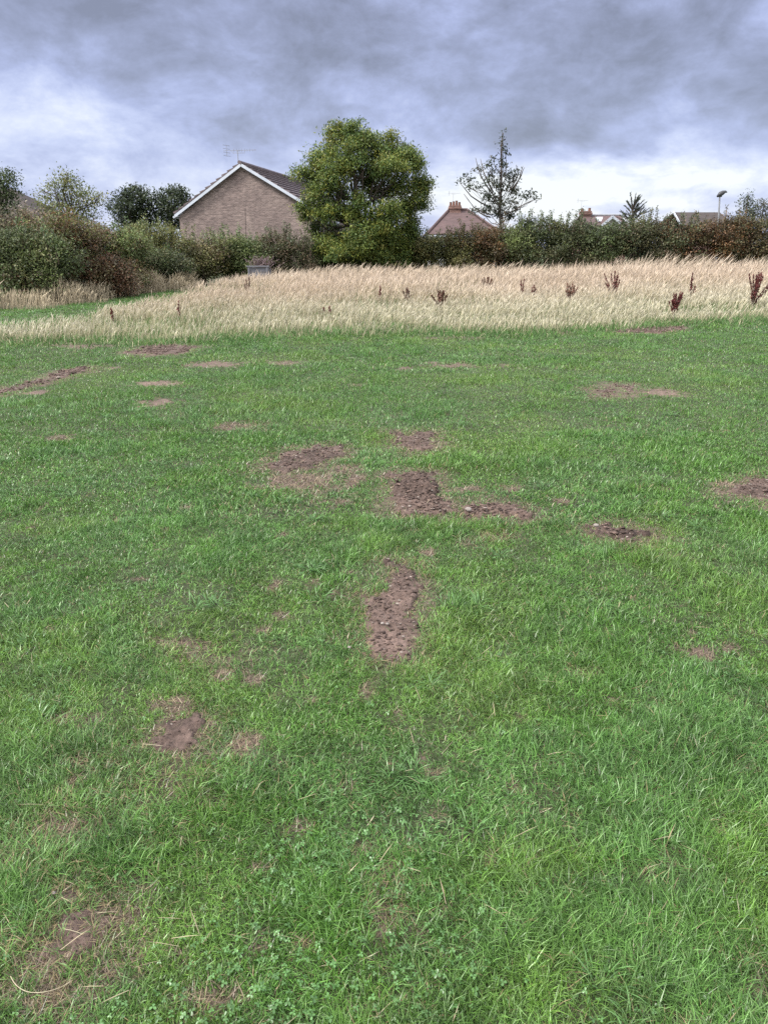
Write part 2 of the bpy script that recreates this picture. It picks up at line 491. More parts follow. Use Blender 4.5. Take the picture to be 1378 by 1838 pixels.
IV, IF = ico()
soil_amp = [.9, 1.0, .7, .7, 1.2, 1.5, .8, .5, .4, .7, .6, .6, .6, .4]
for k, (lab, sp, P) in enumerate(PATCH):
    mn = P.min(0) - 0.25; mx = P.max(0) + 0.25
    cen = P.mean(0)
    step = np.clip(np.hypot(*cen) / 300, 0.009, 0.04)
    ax = np.arange(mn[0], mx[0], step); ay = np.arange(mn[1], mx[1], step)
    X, Y = np.meshgrid(ax, ay); x, y = X.ravel(), Y.ravel()
    s, t = bare_field(x, y)
    am = soil_amp[k]
    n = fbm(x * 16, y * 16, 61, 4, 0.62)
    cl = np.abs(fbm(x * 34, y * 34, 71, 3) - 0.5) * 2
    z = hgt(x, y) + 0.004 + am * ((n - 0.5) * 0.046 + (cl - .25) * 0.02) * sstep(0.1, .9, s) + 0.004 * am * s - 0.05 * (1 - sstep(0.0, 0.5, s))
    if k == 1:      # ridge of clods across the middle
        rm = ground(750, 884)
        z = z + 0.05 * np.exp(-((y - rm[1]) / 0.09) ** 2) * s * (0.5 + n) * (np.abs(x - rm[0]) < 0.3)
    if k == 0:      # smooth trodden lower end
        lo = 1 - sstep(0.0, 0.22, y - ground(700, 1165)[1])
        z = z * (1 - lo * 0.6) + lo * 0.6 * (hgt(x, y) + 0.012 * s - 0.02 * (1 - s))
    c = np.array([0.100, 0.070, 0.057])[None] * (0.45 + 1.1 * fbm(x * 5, y * 5, 81, 4)[:, None])
    if k == 0:
        c = c * (1 + lo[:, None] * 0.55)
    if k == 5: c = c * 0.72
    if k == 8: c = c * np.array([1.15, 1.12, 1.1])
    keep = (s > 0.02).reshape(X.shape)
    q = keep[:-1, :-1] | keep[1:, :-1] | keep[:-1, 1:] | keep[1:, 1:]
    Wd = len(ax)
    iy, ix = np.where(q)
    I = iy * Wd + ix
    quads = np.stack([I, I + 1, I + Wd + 1, I + Wd], 1)
    used = np.unique(quads); remap = np.full(len(x), -1); remap[used] = np.arange(len(used))
    V = np.stack([x, y, z], 1)[used]; C = c[used]; quads = remap[quads]
    # loose crumbs and clods lying on the patch, one mesh with it
    inside = np.where(s > 0.7)[0]
    area = len(inside) * step * step
    nc = int(min(1100, area * 2600 * max(am, .35)))
    vv = [V]; cc = [C]; tri = []; off = len(V)
    for j in R.choice(inside, nc):
        r = min(abs(R.normal(0, 0.003)) * min(am, 1.3), .009) + 0.0018 * max(1, np.hypot(x[j], y[j]) / 3)
        if R.random() < 0.025: r *= 2.0
        rot = R.normal(size=(3, 3)); qm, _ = np.linalg.qr(rot)
        v = (IV * (1 + 0.24 * R.normal(size=(len(IV), 1)))) @ (qm * np.array([1.35, 1, .6])) * r
        vv.append(v + np.array([x[j], y[j], z[j] + r * 0.35]))
        b = 0.45 + 1.0 * R.random()
        col = np.array([0.112, 0.078, 0.064]) * b
        if R.random() < 0.06: col = np.array([0.26, 0.22, 0.19])
        cc.append(np.repeat(col[None], len(IV), 0)); tri.append(IF + off); off += len(IV)
    loc = np.array([cen[0], cen[1], 0])
    fs = [quads] + ([np.concatenate(tri)] if tri else [])
    o = mesh_np('soil_patch', np.concatenate(vv), fs, M['soil'], loc=loc, colors=np.concatenate(cc), smooth=True)
    tag(o, lab, 'soil patch', 'bare soil patches in the lawn')

# ------------------------------------------------------------------ blades
def blades(x, y, z, h, w, ang, lean, bend, col, seg=2, tipcol=None):
    """tapered curved strips. ang: heading of lean; returns V, faces, C"""
    n = len(x)
    dx, dy = np.cos(ang), np.sin(ang)
    sa = ang + math.pi / 2 + R.normal(0, 0.9, n)
    sx, sy = np.cos(sa), np.sin(sa)
    rows = []
    cols = []
    prof = {1: [(0, 1.0)], 2: [(0, .8), (.55, 1.0)], 3: [(0, .6), (.4, .9), (.72, 1.0)]}[seg]
    for (t, ww) in prof + [(1.0, 0)]:
        off = h * (lean * t + bend * t * t)
        px = x + dx * off; py = y + dy * off
        pz = z + h * t * np.sqrt(np.clip(1 - (lean * .8 + bend * t * .8) ** 2, 0.05, 1))
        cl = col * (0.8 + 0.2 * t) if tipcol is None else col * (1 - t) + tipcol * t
        if ww > 0:
            rows.append(np.stack([px - sx * w * ww / 2, py - sy * w * ww / 2, pz], 1))
            rows.append(np.stack([px + sx * w * ww / 2, py + sy * w * ww / 2, pz], 1))
            cols += [cl, cl]
        else:
            rows.append(np.stack([px, py, pz], 1)); cols.append(cl)
    k = len(rows)
    V = np.stack(rows, 1).reshape(-1, 3)
    C = np.stack(cols, 1).reshape(-1, 3)
    b = np.arange(n)[:, None] * k
    fs = []
    for s in range(seg - 1):
        fs.append(b + np.array([2 * s, 2 * s + 1, 2 * s + 3, 2 * s + 2]))
    tri = b + np.array([k - 3, k - 2, k - 1])
    return V, fs, tri, C


class Acc:
    def __init__(s):
        s.V = []; s.Q = []; s.T = []; s.C = []; s.n = 0

    def add(s, V, fs, tri, C):
        s.V.append(V); s.C.append(C)
        s.Q += [f + s.n for f in fs]
        if tri is not None: s.T.append(tri + s.n)
        s.n += len(V)

    def build(s, name, m, **kw):
        fs = []
        if s.Q: fs.append(np.concatenate(s.Q))
        if s.T: fs.append(np.concatenate(s.T))
        return mesh_np(name, np.concatenate(s.V), fs, m, colors=np.concatenate(s.C), **kw)


def lawn_colour(x, y, n):
    a = fbm(x * .8, y * .8, 101, 4)
    b = fbm(x * 2.6 + 5, y * 2.6, 107, 3)
    f = fbm(x * 11, y * 11, 109, 2)
    g1 = np.array([0.096, 0.208, 0.036]); g2 = np.array([0.132, 0.236, 0.045]); g3 = np.array([0.096, 0.205, 0.055])
    t = sstep(.40, .66, a)[:, None]
    u = sstep(.45, .65, b)[:, None]
    c = g1 * (1 - t) + g2 * t
    c = c * (1 - u * .6) + g3 * u * .6
    k_ = sstep(2.5, 8, y)[:, None]
    c = c * ((.55 + .9 * f[:, None]) * (1 - k_) + (.86 + .28 * f[:, None]) * k_)
    c = c * (0.45 + 1.1 * R.random((n, 1)) ** 1.3)
    pale = R.random(n) < .13 - .09 * sstep(3, 8, y)
    return np.where(pale[:, None], c * .6 + np.array([.14, .20, .09]) * R.uniform(.7, 1.3, (n, 1)), c)


lawn = Acc()
bands = [(0.75, 1.6, 64000, .0021, .029, 2), (1.6, 2.6, 48000, .0023, .029, 2), (2.6, 4.2, 28000, .0029, .030, 2), (4.2, 6.5, 13000, .0044, .031, 2),
         (6.5, 10, 6300, .0068, .032, 1), (10, 15, 3000, .0102, .034, 1), (15, 34, 1100, .018, .040, 1)]
for (d0, d1, dens, w0, h0, seg) in bands:
    xl = 0.60 * math.hypot(d1, 1.6) + 0.7
    if d0 >= 15:
        x0, x1 = -18, 12
    else:
        x0, x1 = -xl, xl
    n = int((x1 - x0) * (d1 - d0) * dens)
    x = R.uniform(x0, x1, n); y = R.uniform(d0, d1, n)
    lim = 0.60 * np.hypot(y, 1.6) + 0.7
    sdt = poly_sd(TALL, x, y) if d1 > 12 else np.ones(n)
    k = (np.abs(x) < lim) & (sdt > -0.5 * R.random(n))
    if d1 > 18:
        k &= poly_sd(HSTRIP, x, y) > -0.6
    x, y = x[k], y[k]
    so, th = bare_field(x, y)
    cl = fbm(x * 6, y * 6, 111, 3)
    keepp = (1 - so * (.90 + .095 * sstep(.35, .6, fbm(x * 12, y * 12, 35, 2)))) * (1 - np.clip(th * 1.1, 0, .86)) * (0.42 + .3 * sstep(3, 9, y) + .75 * sstep(.30, .55, cl))
    k = R.random(len(x)) < keepp
    x, y, so, th, cl = x[k], y[k], so[k], th[k], cl[k]
    n = len(x)
    tuft = fbm(x * 2.2, y * 2.2, 115, 3)
    big = fbm(x * .55, y * .55, 119, 2)
    h = h0 * (0.45 + 1.15 * R.random(n)) * (0.68 + .85 * sstep(.4, .75, tuft)) * (0.85 + .3 * sstep(.4, .7, big)) * (1 - 0.45 * th) * (1 - .3 * so)
    w = w0 * (0.55 + .8 * R.random(n))
    c = lawn_colour(x, y, n)
    dry = R.random(n) < (0.045 + 0.42 * th + 0.22 * np.clip(so * 3, 0, 1) * (so < .95))
    tan = np.array([0.30, 0.235, 0.125]) * (0.65 + .6 * R.random((n, 1)))
    c = np.where(dry[:, None], tan, c)
    # clumps share a lean so the sward parts and swirls
    fl = fbm(x * 1.7, y * 1.7, 125, 2) * 4 * math.pi
    ang = fl + R.normal(0, 2.0, n)
    lean = np.clip(R.normal(.5, .3, n), 0, 1.05); bend = np.clip(R.normal(.4, .3, n), 0, 1.0)
    lean = np.where(dry, np.clip(lean + .35, 0, 1.1), lean)
    lawn.add(*blades(x, y, hgt(x, y) - 0.006, h, w, ang, lean, bend, c, seg))
# short undergrowth of dead and stunted blades that shows where the sward is thin
n = 330000
y = .78 + 6.2 * R.random(n) ** 1.5; x = R.uniform(-1, 1, n) * (.6 * np.hypot(y, 1.6) + .5)
so, th = bare_field(x, y)
k = R.random(n) < (.10 + 1.4 * th) * (1 - .9 * so)
x, y, th = x[k], y[k], th[k]; n = len(x)
mixc = np.array([[.16, .125, .085], [.30, .24, .15], [.10, .13, .05], [.22, .16, .12], [.09, .17, .05]])
c = np.where((R.random(n) < th * 1.3)[:, None], mixc[R.choice([0, 1, 3], n, p=[.3, .45, .25])], mixc[R.choice(5, n, p=[.16, .10, .34, .1, .3])]) * R.uniform(.5, 1.4, (n, 1))
lawn.add(*blades(x, y, hgt(x, y) - .004, R.uniform(.010, .028, n) * (1 + 1.1 * th), R.uniform(.0022, .0036, n) * np.clip(y / 2.5, 1, 2.6), R.uniform(0, 6.28, n), R.uniform(.5, 1.1, n), R.uniform(0, .6, n), c, 1))
# longer tussocks
nt_ = 300
tx = R.uniform(-4.5, 4.5, nt_); ty = R.uniform(.9, 8, nt_)
so, th = bare_field(tx, ty)
k = (so < .05) & (th < .2) & (fbm(tx * .9, ty * .9, 131, 2) > .42)
for cx, cy in zip(tx[k], ty[k]):
    n = int(R.integers(20, 45))
    rr = abs(R.normal(0, .04, n)); aa = R.uniform(0, 2 * math.pi, n)
    x = cx + rr * np.cos(aa); y = cy + rr * np.sin(aa)
    c = np.array([0.095, 0.195, 0.055]) * (.75 + .6 * R.random((n, 1)))
    lawn.add(*blades(x, y, hgt(x, y), R.uniform(.03, .07, n), R.uniform(.0025, .0038, n) * (1 if cy < 3 else 1.6), aa + R.normal(0, .5, n), R.uniform(.3, .8, n), R.uniform(.3, .9, n), c, 3))
# dead straw lying flat
n = 2000
y = 0.8 + 9 * R.random(n) ** 1.6; x = R.uniform(-1, 1, n) * (.6 * np.hypot(y, 1.6) + .5)
so, th = bare_field(x, y)
k = R.random(n) < (.16 + .84 * np.maximum(th, np.clip(so * 1.4, 0, .55)))
x, y = x[k], y[k]; n = len(x)
c = np.array([0.42, 0.35, 0.22]) * (.6 + .6 * R.random((n, 1)))
lawn.add(*blades(x, y, hgt(x, y) + R.uniform(.008, .035, n), R.uniform(.02, .07, n), R.uniform(.0013, .0022, n) * (1 + y * .12), R.uniform(0, 6.28, n), np.full(n, 1.15), np.full(n, .1), c, 2))
o = lawn.build('lawn_grass', M['grass'])
tag(o, 'short green mown grass covering the lawn', 'grass', kind='stuff')

# clover
clv = Acc()
n = 30000
y = .85 + 3.4 * R.random(n) ** 1.35; x = R.uniform(-1, 1, n) * (.6 * np.hypot(y, 1.6) + .5)
so, th = bare_field(x, y)
cm = fbm(x * 1.3 + 3, y * 1.3, 141, 3)
zone = sstep(3.6, 1.6, y) * .9 + .1
k = (R.random(n) < (.05 + .5 * sstep(.48, .64, cm)) * zone) & (so < .3) & (th < .5)
x, y = x[k], y[k]; n = len(x)
zz = hgt(x, y) + R.uniform(.008, .034, n)
base = np.array([0.092, 0.19, 0.058]) * (.7 + .6 * R.random((n, 1)))
a0 = R.uniform(0, 6.28, n); sz = R.uniform(.0035, .0072, n)
tiltx, tilty = R.normal(0, .35, n), R.normal(0, .35, n)
for j in range(3):
    a = a0 + j * 2.094
    ca, sa = np.cos(a), np.sin(a)
    prof = [(0, 0), (.5, .42), (.95, .5), (1.25, .2), (1.25, -.2), (.95, -.5), (.5, -.42)]
    rows = []
    for (u, v) in prof:
        lx = (u * ca - v * sa) * sz; ly = (u * sa + v * ca) * sz
        lz = lx * tiltx + ly * tilty + abs(v) * sz * .25 - u * u * sz * .12
        rows.append(np.stack([x + lx, y + ly, zz + lz], 1))
    V = np.stack(rows, 1).reshape(-1, 3)
    b = np.arange(n)[:, None] * 7
    C = np.repeat(base, 7, 0)
    clv.V.append(V); clv.C.append(C)
    clv.Q.append(b + np.array([0, 1, 2, 3]) + clv.n); clv.Q.append(b + np.array([0, 4, 5, 6]) + clv.n)
    clv.T.append(b + np.array([0, 3, 4]) + clv.n)
    clv.n += len(V)
o = clv.build('clover', M['grass'])
tag(o, 'clover leaves growing in the near lawn', 'clover', kind='stuff')


# ------------------------------------------------------------------ tall dry grass
def stems(x, y, z, h, w, ang, lean, bend, col, head, headcol):
    """stem with a plume: strip of 5 rows"""
    n = len(x)
    dx, dy = np.cos(ang), np.sin(ang)
    sa = R.uniform(0, math.pi, n); sx, sy = np.cos(sa), np.sin(sa)
    rows, cols = [], []
    for (t, kind) in [(0, 0), (.45, 0), (.72, 0), (.84, 1), (1.0, 2)]:
        off = h * (lean * t + bend * t * t)
        px = x + dx * off; py = y + dy * off
        pz = z + h * t * (1 - .28 * bend * t * t)
        wd = w * (1 - .25 * t) if kind == 0 else (head if kind == 1 else head * .12)
        cl = (col * (.9 if t < .5 else 1)) if kind == 0 else headcol
        rows.append(np.stack([px - sx * wd / 2, py - sy * wd / 2, pz], 1))
        rows.append(np.stack([px + sx * wd / 2, py + sy * wd / 2, pz], 1))
        cols += [cl, cl]
    V = np.stack(rows, 1).reshape(-1, 3); C = np.stack(cols, 1).reshape(-1, 3)
    b = np.arange(n)[:, None] * 10
    fs = [b + np.array([2 * s, 2 * s + 1, 2 * s + 3, 2 * s + 2]) for s in range(4)]
    return V, fs, None, C


def inpoly(P, n):
    mn, mx = P.min(0), P.max(0)
    x = R.uniform(mn[0], mx[0], n); y = R.uniform(mn[1], mx[1], n)
    rag = (fbm(x * .5, y * .9, 151, 3) - .5) * 1.8 + (fbm(x * 2.3, y * 2.3, 153, 2) - .5) * .8
    sd = poly_sd(P, x, y)
    k = sd + rag < 0
    return x[k], y[k], -(sd + rag)[k]


tall = Acc()
VIEW = lambda x, y: np.abs(x) < .575 * y + 1.6
area = (TALL[:, 0].max() - TALL[:, 0].min()) * (TALL[:, 1].max() - TALL[:, 1].min())


def tall_h(x, y):
    t = y - near_y(x)
    mx_ = .34 + .36 * sstep(-10, -1, x) + .24 * sstep(2, 15, x)
    h = .20 + (mx_ - .20) * sstep(-1, 15, t)
    h = h * (.60 + .5 * fbm(x * .5, y * .5, 155, 3) + .35 * fbm(x * 2.4, y * 1.6, 156, 2))
    return np.clip(h, .13, 1.12), t


# seeding stems
x, y, e = inpoly(TALL, int(area * 190))
k = VIEW(x, y); x, y, e = x[k], y[k], e[k]
h, t = tall_h(x, y)
patch = fbm(x * .45, y * .7, 161, 3)
k = (R.random(len(x)) < (.25 + 1.0 * sstep(.3, .55, patch)) * sstep(-.3, 1.0, e + R.random(len(x)) * .9) * (1 - .45 * sstep(8, 16, t)))
x, y, h, t, patch = x[k], y[k], h[k], t[k], patch[k]; n = len(x)
h = h * R.uniform(.7, 1.2, n) * np.where(R.random(n) < .06, 1.18, 1)
pk = sstep(2, 10, t)[:, None]
c = np.array([0.45, 0.41, 0.275]) * (1 - pk) + np.array([0.47, 0.375, 0.265]) * pk
c = c * (.5 + .8 * R.random((n, 1)))
hc = (np.array([0.53, 0.485, 0.365]) * (1 - pk) + np.array([0.54, 0.435, 0.335]) * pk) * (.6 + .6 * R.random((n, 1)))
lod = np.clip(y / 16, 1, 2.2)
tall.add(*stems(x, y, hgt(x, y) - .01, h, R.uniform(.006, .012, n) * lod * (1.25 - .35 * pk[:, 0]), (fbm(x * .7, y * .7, 191, 2) - .5) * 3.6 + R.normal(0.0, 1.0, n), np.clip(R.normal(.2, .18, n), -.2, .8), np.clip(R.normal(.24, .2, n), -.1, .9),
                c, R.uniform(.006, .017, n) * lod, hc))
# taller wisps standing out of the far edge
nw = 2600
x = R.uniform(-7, 21, nw); y = R.uniform(30.5, 36.5, nw)
k = VIEW(x, y) & (poly_sd(TALL, x, y) < -.3) & (fbm(x * .7, y * .3, 181, 3) > .42); x, y = x[k], y[k]; n = len(x)
h = tall_h(x, y)[0] * R.uniform(1.1, 1.5, n)
c = np.array([.52, .43, .33]) * R.uniform(.7, 1.2, (n, 1))
tall.add(*stems(x, y, hgt(x, y), h, np.full(n, .011), R.normal(0, .4, n), R.uniform(.12, .4, n), R.uniform(.1, .6, n), c, R.uniform(.018, .032, n), c * 1.05))
# leafy base: pale and green blades
x, y, e = inpoly(TALL, int(area * 170))
k = VIEW(x, y) & (y < 33); x, y, e = x[k], y[k], e[k]
h, t = tall_h(x, y); n = len(x)
grn = R.random(n) < (.80 - .30 * sstep(4, 12, t) - .1 * sstep(.4, .6, fbm(x * .45, y * .7, 161, 3)))
c = np.where(grn[:, None], np.array([0.095, 0.16, 0.05]), np.array([0.36, 0.31, 0.20])) * (.65 + .6 * R.random((n, 1)))
tall.add(*blades(x, y, hgt(x, y) - .01, h * R.uniform(.35, .85, n), R.uniform(.006, .013, n) * np.clip(y / 16, 1, 2.0), R.normal(0.1, 1.2, n), np.clip(R.normal(.3, .25, n), 0, .9),
                 np.clip(R.normal(.4, .3, n), 0, 1), c, 2))
# unmown green fringe where the lawn meets the tall grass
n = 15000
x = R.uniform(-13, 13, n); y = near_y(x) + R.normal(-.05, .45, n) + (fbm(x * .5, x * 0, 157, 2) - .5) * 1.2
k = VIEW(x, y) & (R.random(n) < .3 + .9 * fbm(x * 1.1, y * 1.1, 159, 2)); x, y = x[k], y[k]; n = len(x)
c = np.where((R.random(n) < .85)[:, None], np.array([.085, .17, .045]), np.array([.4, .36, .23])) * R.uniform(.6, 1.35, (n, 1))
tall.add(*blades(x, y, hgt(x, y) - .01, R.uniform(.06, .2, n), R.uniform(.008, .014, n), R.uniform(0, 6.28, n), R.uniform(0, .6, n), R.uniform(.1, .8, n), c, 2))
# strip under the left hedge
a2 = (HSTRIP[:, 0].max() - HSTRIP[:, 0].min()) * (HSTRIP[:, 1].max() - HSTRIP[:, 1].min())
x, y, e = inpoly(HSTRIP, int(a2 * 330))
k = (np.abs(x) < .6 * y + 2.5) & (e < 1.7); x, y, e = x[k], y[k], e[k]
cl = fbm(x * .8, y * .5, 171, 3)
k = R.random(len(x)) < .35 + sstep(.4, .6, cl); x, y, e, cl = x[k], y[k], e[k], cl[k]; n = len(x)
h = (.30 + .36 * sstep(.4, .7, cl) + .12 * sstep(-12.5, -10, x)) * sstep(-.2, .7, e) * R.uniform(.6, 1.15, n) + .08
mauve = (sstep(.54, .64, fbm(x * .6 + 9, y * .6, 175, 2)) * sstep(-11, -12.2, x))[:, None]
c = (np.array([0.46, 0.38, 0.265]) * (1 - mauve) + np.array([0.30, 0.21, 0.17]) * mauve) * (.6 + .65 * R.random((n, 1)))
tall.add(*stems(x, y, hgt(x, y) - .01, h, R.uniform(.006, .011, n) * 1.4, R.normal(.1, .9, n), np.clip(R.normal(.1, .14, n), -.2, .5), np.clip(R.normal(.2, .2, n), 0, .7), c,
                R.uniform(.012, .026, n), c * 1.15))
o = tall.build('tall_dry_grass', M['hay'])
tag(o, 'tall pale dry grass swaying between lawn and hedge', 'tall grass', kind='stuff')


# ------------------------------------------------------------------ foliage
def leaf_quads(c, d, s, L, Wd):
    """diamond leaves with a shallow fold"""
    nrm = np.cross(d, s)
    b = c - d * L[:, None] / 2; tp = c + d * L[:, None] / 2 - nrm * (L * .12)[:, None]
    m_ = c - d * (L * .06)[:, None] + nrm * (L * .07)[:, None]
    l = m_ - s * Wd[:, None] / 2; r = m_ + s * Wd[:, None] / 2
    V = np.stack([b, r, tp, l], 1).reshape(-1, 3)
    return V, (np.arange(len(c))[:, None] * 4 + np.array([0, 1, 2, 3]))


def unit(n):
    v = R.normal(size=(n, 3)); return v / np.linalg.norm(v, axis=1, keepdims=True)


def foliage(lobes, dens, per, leaf, cr, pal, wts, shell=.55, droop=.25, jit=.35, bright=(.7, 1.35), zmin=.05, lowpal=None, lowz=1.0, lobe_var=.18, lobe_pal=0.0):
    """lobes: rows x,y,z,rx,ry,rz. dens: clusters per m2 of lobe surface"""
    LB = np.asarray(lobes, float)
    cc, dd, lt = [], [], []
    for (x, y, z, rx, ry, rz) in LB:
        p = 1.6
        A = 4 * math.pi * (((rx * ry) ** p + (rx * rz) ** p + (ry * rz) ** p) / 3) ** (1 / p)
        n = max(4, int(A * dens))
        u = unit(n)
        rad = R.random(n) ** (1 / 3.0 if shell < .3 else shell * .6)
        ph = vnoise(u[:, 0] * 2.1 + x * 3, u[:, 2] * 2.1 + u[:, 1] * 1.7 + z, 7)
        rad = rad * (1 - jit + 1.6 * jit * ph)
        lt.append(np.full((n, 2), (R.uniform(1 - lobe_var, 1 + lobe_var), R.integers(0, len(pal))))); cc.append(np.array([x, y, z]) + u * rad[:, None] * np.array([rx, ry, rz])); dd.append(u)
    cc = np.concatenate(cc); dd = np.concatenate(dd); lt = np.concatenate(lt)
    k = cc[:, 2] > zmin; cc, dd, lt = cc[k], dd[k], lt[k]
    nC = len(cc)
    P = np.asarray(pal, float)
    ci = R.choice(len(P), nC, p=np.asarray(wts, float) / np.sum(wts))
    ci = np.where(R.random(nC) < lobe_pal, lt[:, 1].astype(int), ci)
    ccol = P[ci] * R.uniform(*bright, (nC, 1)) * lt[:, :1]
    if lowpal is not None:
        q = R.random(nC) < .55 * (1 - sstep(0, lowz, cc[:, 2]))
        LP = np.asarray(lowpal, float)
        ccol = np.where(q[:, None], LP[R.integers(0, len(LP), nC)] * R.uniform(*bright, (nC, 1)), ccol)
    n = nC * per
    idx = np.repeat(np.arange(nC), per)
    off = R.normal(size=(n, 3)) * cr * np.array([1, 1, .7])
    c = cc[idx] + off
    d = dd[idx] * .6 + R.normal(size=(n, 3)) * .75 + np.array([0, 0, -droop])
    d /= np.linalg.norm(d, axis=1, keepdims=True)
    up = np.array([0, 0, 1.0]) + R.normal(size=(n, 3)) * .55
    s = np.cross(d, up); s /= np.linalg.norm(s, axis=1, keepdims=True) + 1e-9
    L = leaf[0] * R.uniform(.6, 1.3, n); Wd = leaf[1] * R.uniform(.6, 1.3, n)
    k = c[:, 2] > .02
    V, Q = leaf_quads(c[k], d[k], s[k], L[k], Wd[k])
    col = ccol[idx] * R.uniform(.78, 1.22, (n, 1))
    C = np.repeat(col[k], 4, 0)
    return V, Q, C, cc


def curve(a, b, sag=.12, n=5, wob=.05):
    a, b = np.asarray(a, float), np.asarray(b, float)
    L = np.linalg.norm(b - a)
    o = []
    for i in range(n):
        t = i / (n - 1)
        p = a + (b - a) * t
        p = p + np.array([0, 0, -sag * L * math.sin(math.pi * t)]) * 1.0
        if 0 < i < n - 1: p = p + R.normal(size=3) * wob * L
        o.append(p)
    return o


def make_tree(name, label, cat, base, top, r0, lobes, fol, limb_r=.05, twigs=5, group=None, limb_from=(.25, .8), trunk_wob=.03, wig=.05, tmat='bark', extra=None, trunk_n=8, sub=0):
    base = np.asarray(base, float)
    t = thing(name, base, label, cat, group)
    tm = MB()
    tp = curve(base - np.array([0, 0, .15]), top, 0, 8, trunk_wob)
    tm.tube(tp, [r0 * (1 - .86 * i / 7) * (1.25 if i == 0 else 1) for i in range(8)], trunk_n)
    LB = np.asarray(lobes, float)
    for lb in LB:
        f = R.uniform(*limb_from)
        zt = base[2] + (top[2] - base[2]) * f
        zt = min(zt, lb[2] - .15 * abs(top[2] - base[2])) if lb[2] > base[2] + 1 else zt
        ff = np.clip((zt - base[2] + .15) / (top[2] - base[2] + .15), 0.02, .97)
        i0 = min(6, int(ff * 7)); fr = ff * 7 - i0
        st = tp[i0] * (1 - fr) + tp[i0 + 1] * fr
        rr = max(.012, min(limb_r, r0 * (1 - .86 * ff) * .7))
        cv = curve(st, lb[:3], R.uniform(.02, .12), 6, wig)
        tm.tube(cv, [rr * (1 - .75 * j / 5) for j in range(6)], 5)
        for _ in range(twigs):
            e = lb[:3] + unit(1)[0] * lb[3:] * R.uniform(.6, .95)
            tm.tube(curve(cv[R.integers(3, 6)], e, .03, 4, wig), [rr * .35, rr * .25, rr * .16, rr * .06], 4)
    if extra: extra(tm)
    tm.build('trunk', M[tmat], t, base, smooth=True)
    if sub:
        ex = []
        for lb in LB:
            for _ in range(sub):
                u = unit(1)[0]; q = R.uniform(.28, .48)
                ex.append(np.concatenate([lb[:3] + u * lb[3:] * R.uniform(.7, 1.02), lb[3:] * q]))
        LB = np.concatenate([LB * np.array([1, 1, 1, .9, .9, .9]), np.array(ex)])
    V, Q, C, _ = foliage(LB, **fol)
    mesh_np('crown', V, [Q], M['leaf'], t, base, C)
    return t


def lobes_px(L, Y, flat=.85, dseed=None):
    """(px, py, rx_px, rz_px, depth offset m) -> lobes"""
    o = []
    for (px, py, rx, rz, dy) in L:
        p = at(px, py, Y + dy); s = ppm(Y + dy) * 1.04
        o.append((p[0], p[1], p[2], rx * s, max(rx, rz) * s * flat, rz * s))
    return o


ASH = [(0.145, 0.175, 0.036), (0.105, 0.145, 0.033), (0.066, 0.108, 0.030), (0.19, 0.19, 0.040)]
# the big ash
Y0 = 38.0
L = [(628, 228, 17, 16, 0), (612, 250, 28, 22, .3), (648, 248, 24, 20, -.4), (585, 275, 26, 20, .2), (568, 292, 22, 16, -.3), (625, 278, 34, 26, -.9), (665, 272, 28, 24, .8),
     (695, 262, 26, 22, -.2), (722, 275, 26, 22, .5), (742, 295, 20, 22, -.3), (752, 325, 16, 22, .4), (700, 300, 34, 28, -.9), (655, 310, 34, 26, 1.1), (600, 310, 30, 24, -1.0),
     (562, 318, 24, 18, .6), (540, 308, 14, 10, 0), (575, 350, 26, 22, -.7), (610, 345, 26, 20, 1.2), (685, 340, 34, 26, .9), (728, 345, 28, 26, -.5), (755, 362, 14, 20, .2),
     (580, 385, 26, 20, -.9), (560, 375, 14, 12, .2), (640, 375, 30, 26, -.8), (690, 385, 36, 28, -1.1), (735, 390, 24, 26, .4), (660, 420, 40, 30, -1.2), (700, 428, 28, 26, -.5), (728, 440, 24, 22, .1), (742, 420, 16, 18, .5),
     (600, 425, 26, 22, .8), (575, 440, 24, 24, -.8), (625, 450, 40, 28, -1.3), (675, 458, 34, 24, -.9), (712, 466, 30, 20, -.1), (565, 415, 14, 14, 0), (610, 460, 36, 24, .8), (700, 420, 40, 30, .9),
     (765, 330, 7, 10, 0), (541, 372, 6, 5, -.6), (548, 390, 6, 5, -.5)]
b = at(655, 480, Y0); b[2] = 0


def ash_extra(tm):
    for px in (628, 668, 690):
        q = at(px, 330, Y0 + R.uniform(-.5, .5))
        tm.tube(curve(b + R.normal(size=3) * np.array([.15, .15, 0]), q, .02, 6, .02), [.13, .11, .09, .07, .05, .03], 6)


make_tree('ash_tree', 'big round green tree standing right beside the brick house', 'tree', b, at(630, 235, Y0), .2, lobes_px(L, Y0),
          dict(dens=13, per=22, leaf=(.14, .055), cr=.17, pal=ASH, wts=[2.5, 4, 3.4, 1.0], shell=.68, droop=.35, jit=.36, lobe_var=.12, lobe_pal=.15), limb_r=.07, twigs=4, extra=ash_extra, sub=4)

# loose tree on the left
L = [(120, 318, 14, 14, 0), (128, 335, 22, 18, .2), (98, 330, 18, 14, -.2), (82, 345, 14, 12, .3), (145, 350, 22, 16, -.3), (168, 355, 14, 12, .2), (112, 360, 28, 18, .3),
     (90, 372, 20, 14, -.3), (150, 378, 24, 16, .2), (128, 390, 36, 22, -.3), (180, 350, 8, 7, 0)]
b = at(125, 470, 29); b[2] = 0
make_tree('field_maple', 'loose pale green tree with thin top rising above the left brambles', 'tree', b, at(122, 310, 29), .13, [(q[0], q[1], q[2], q[3] * 1.12, q[4], q[5] * 1.12) for q in lobes_px(L, 29)],
          dict(dens=11, per=15, leaf=(.10, .046), cr=.15, pal=[(.15, .165, .05), (.105, .13, .04), (.19, .18, .06)], wts=[3, 3, 1], shell=.7, jit=.4), limb_r=.04, twigs=7)
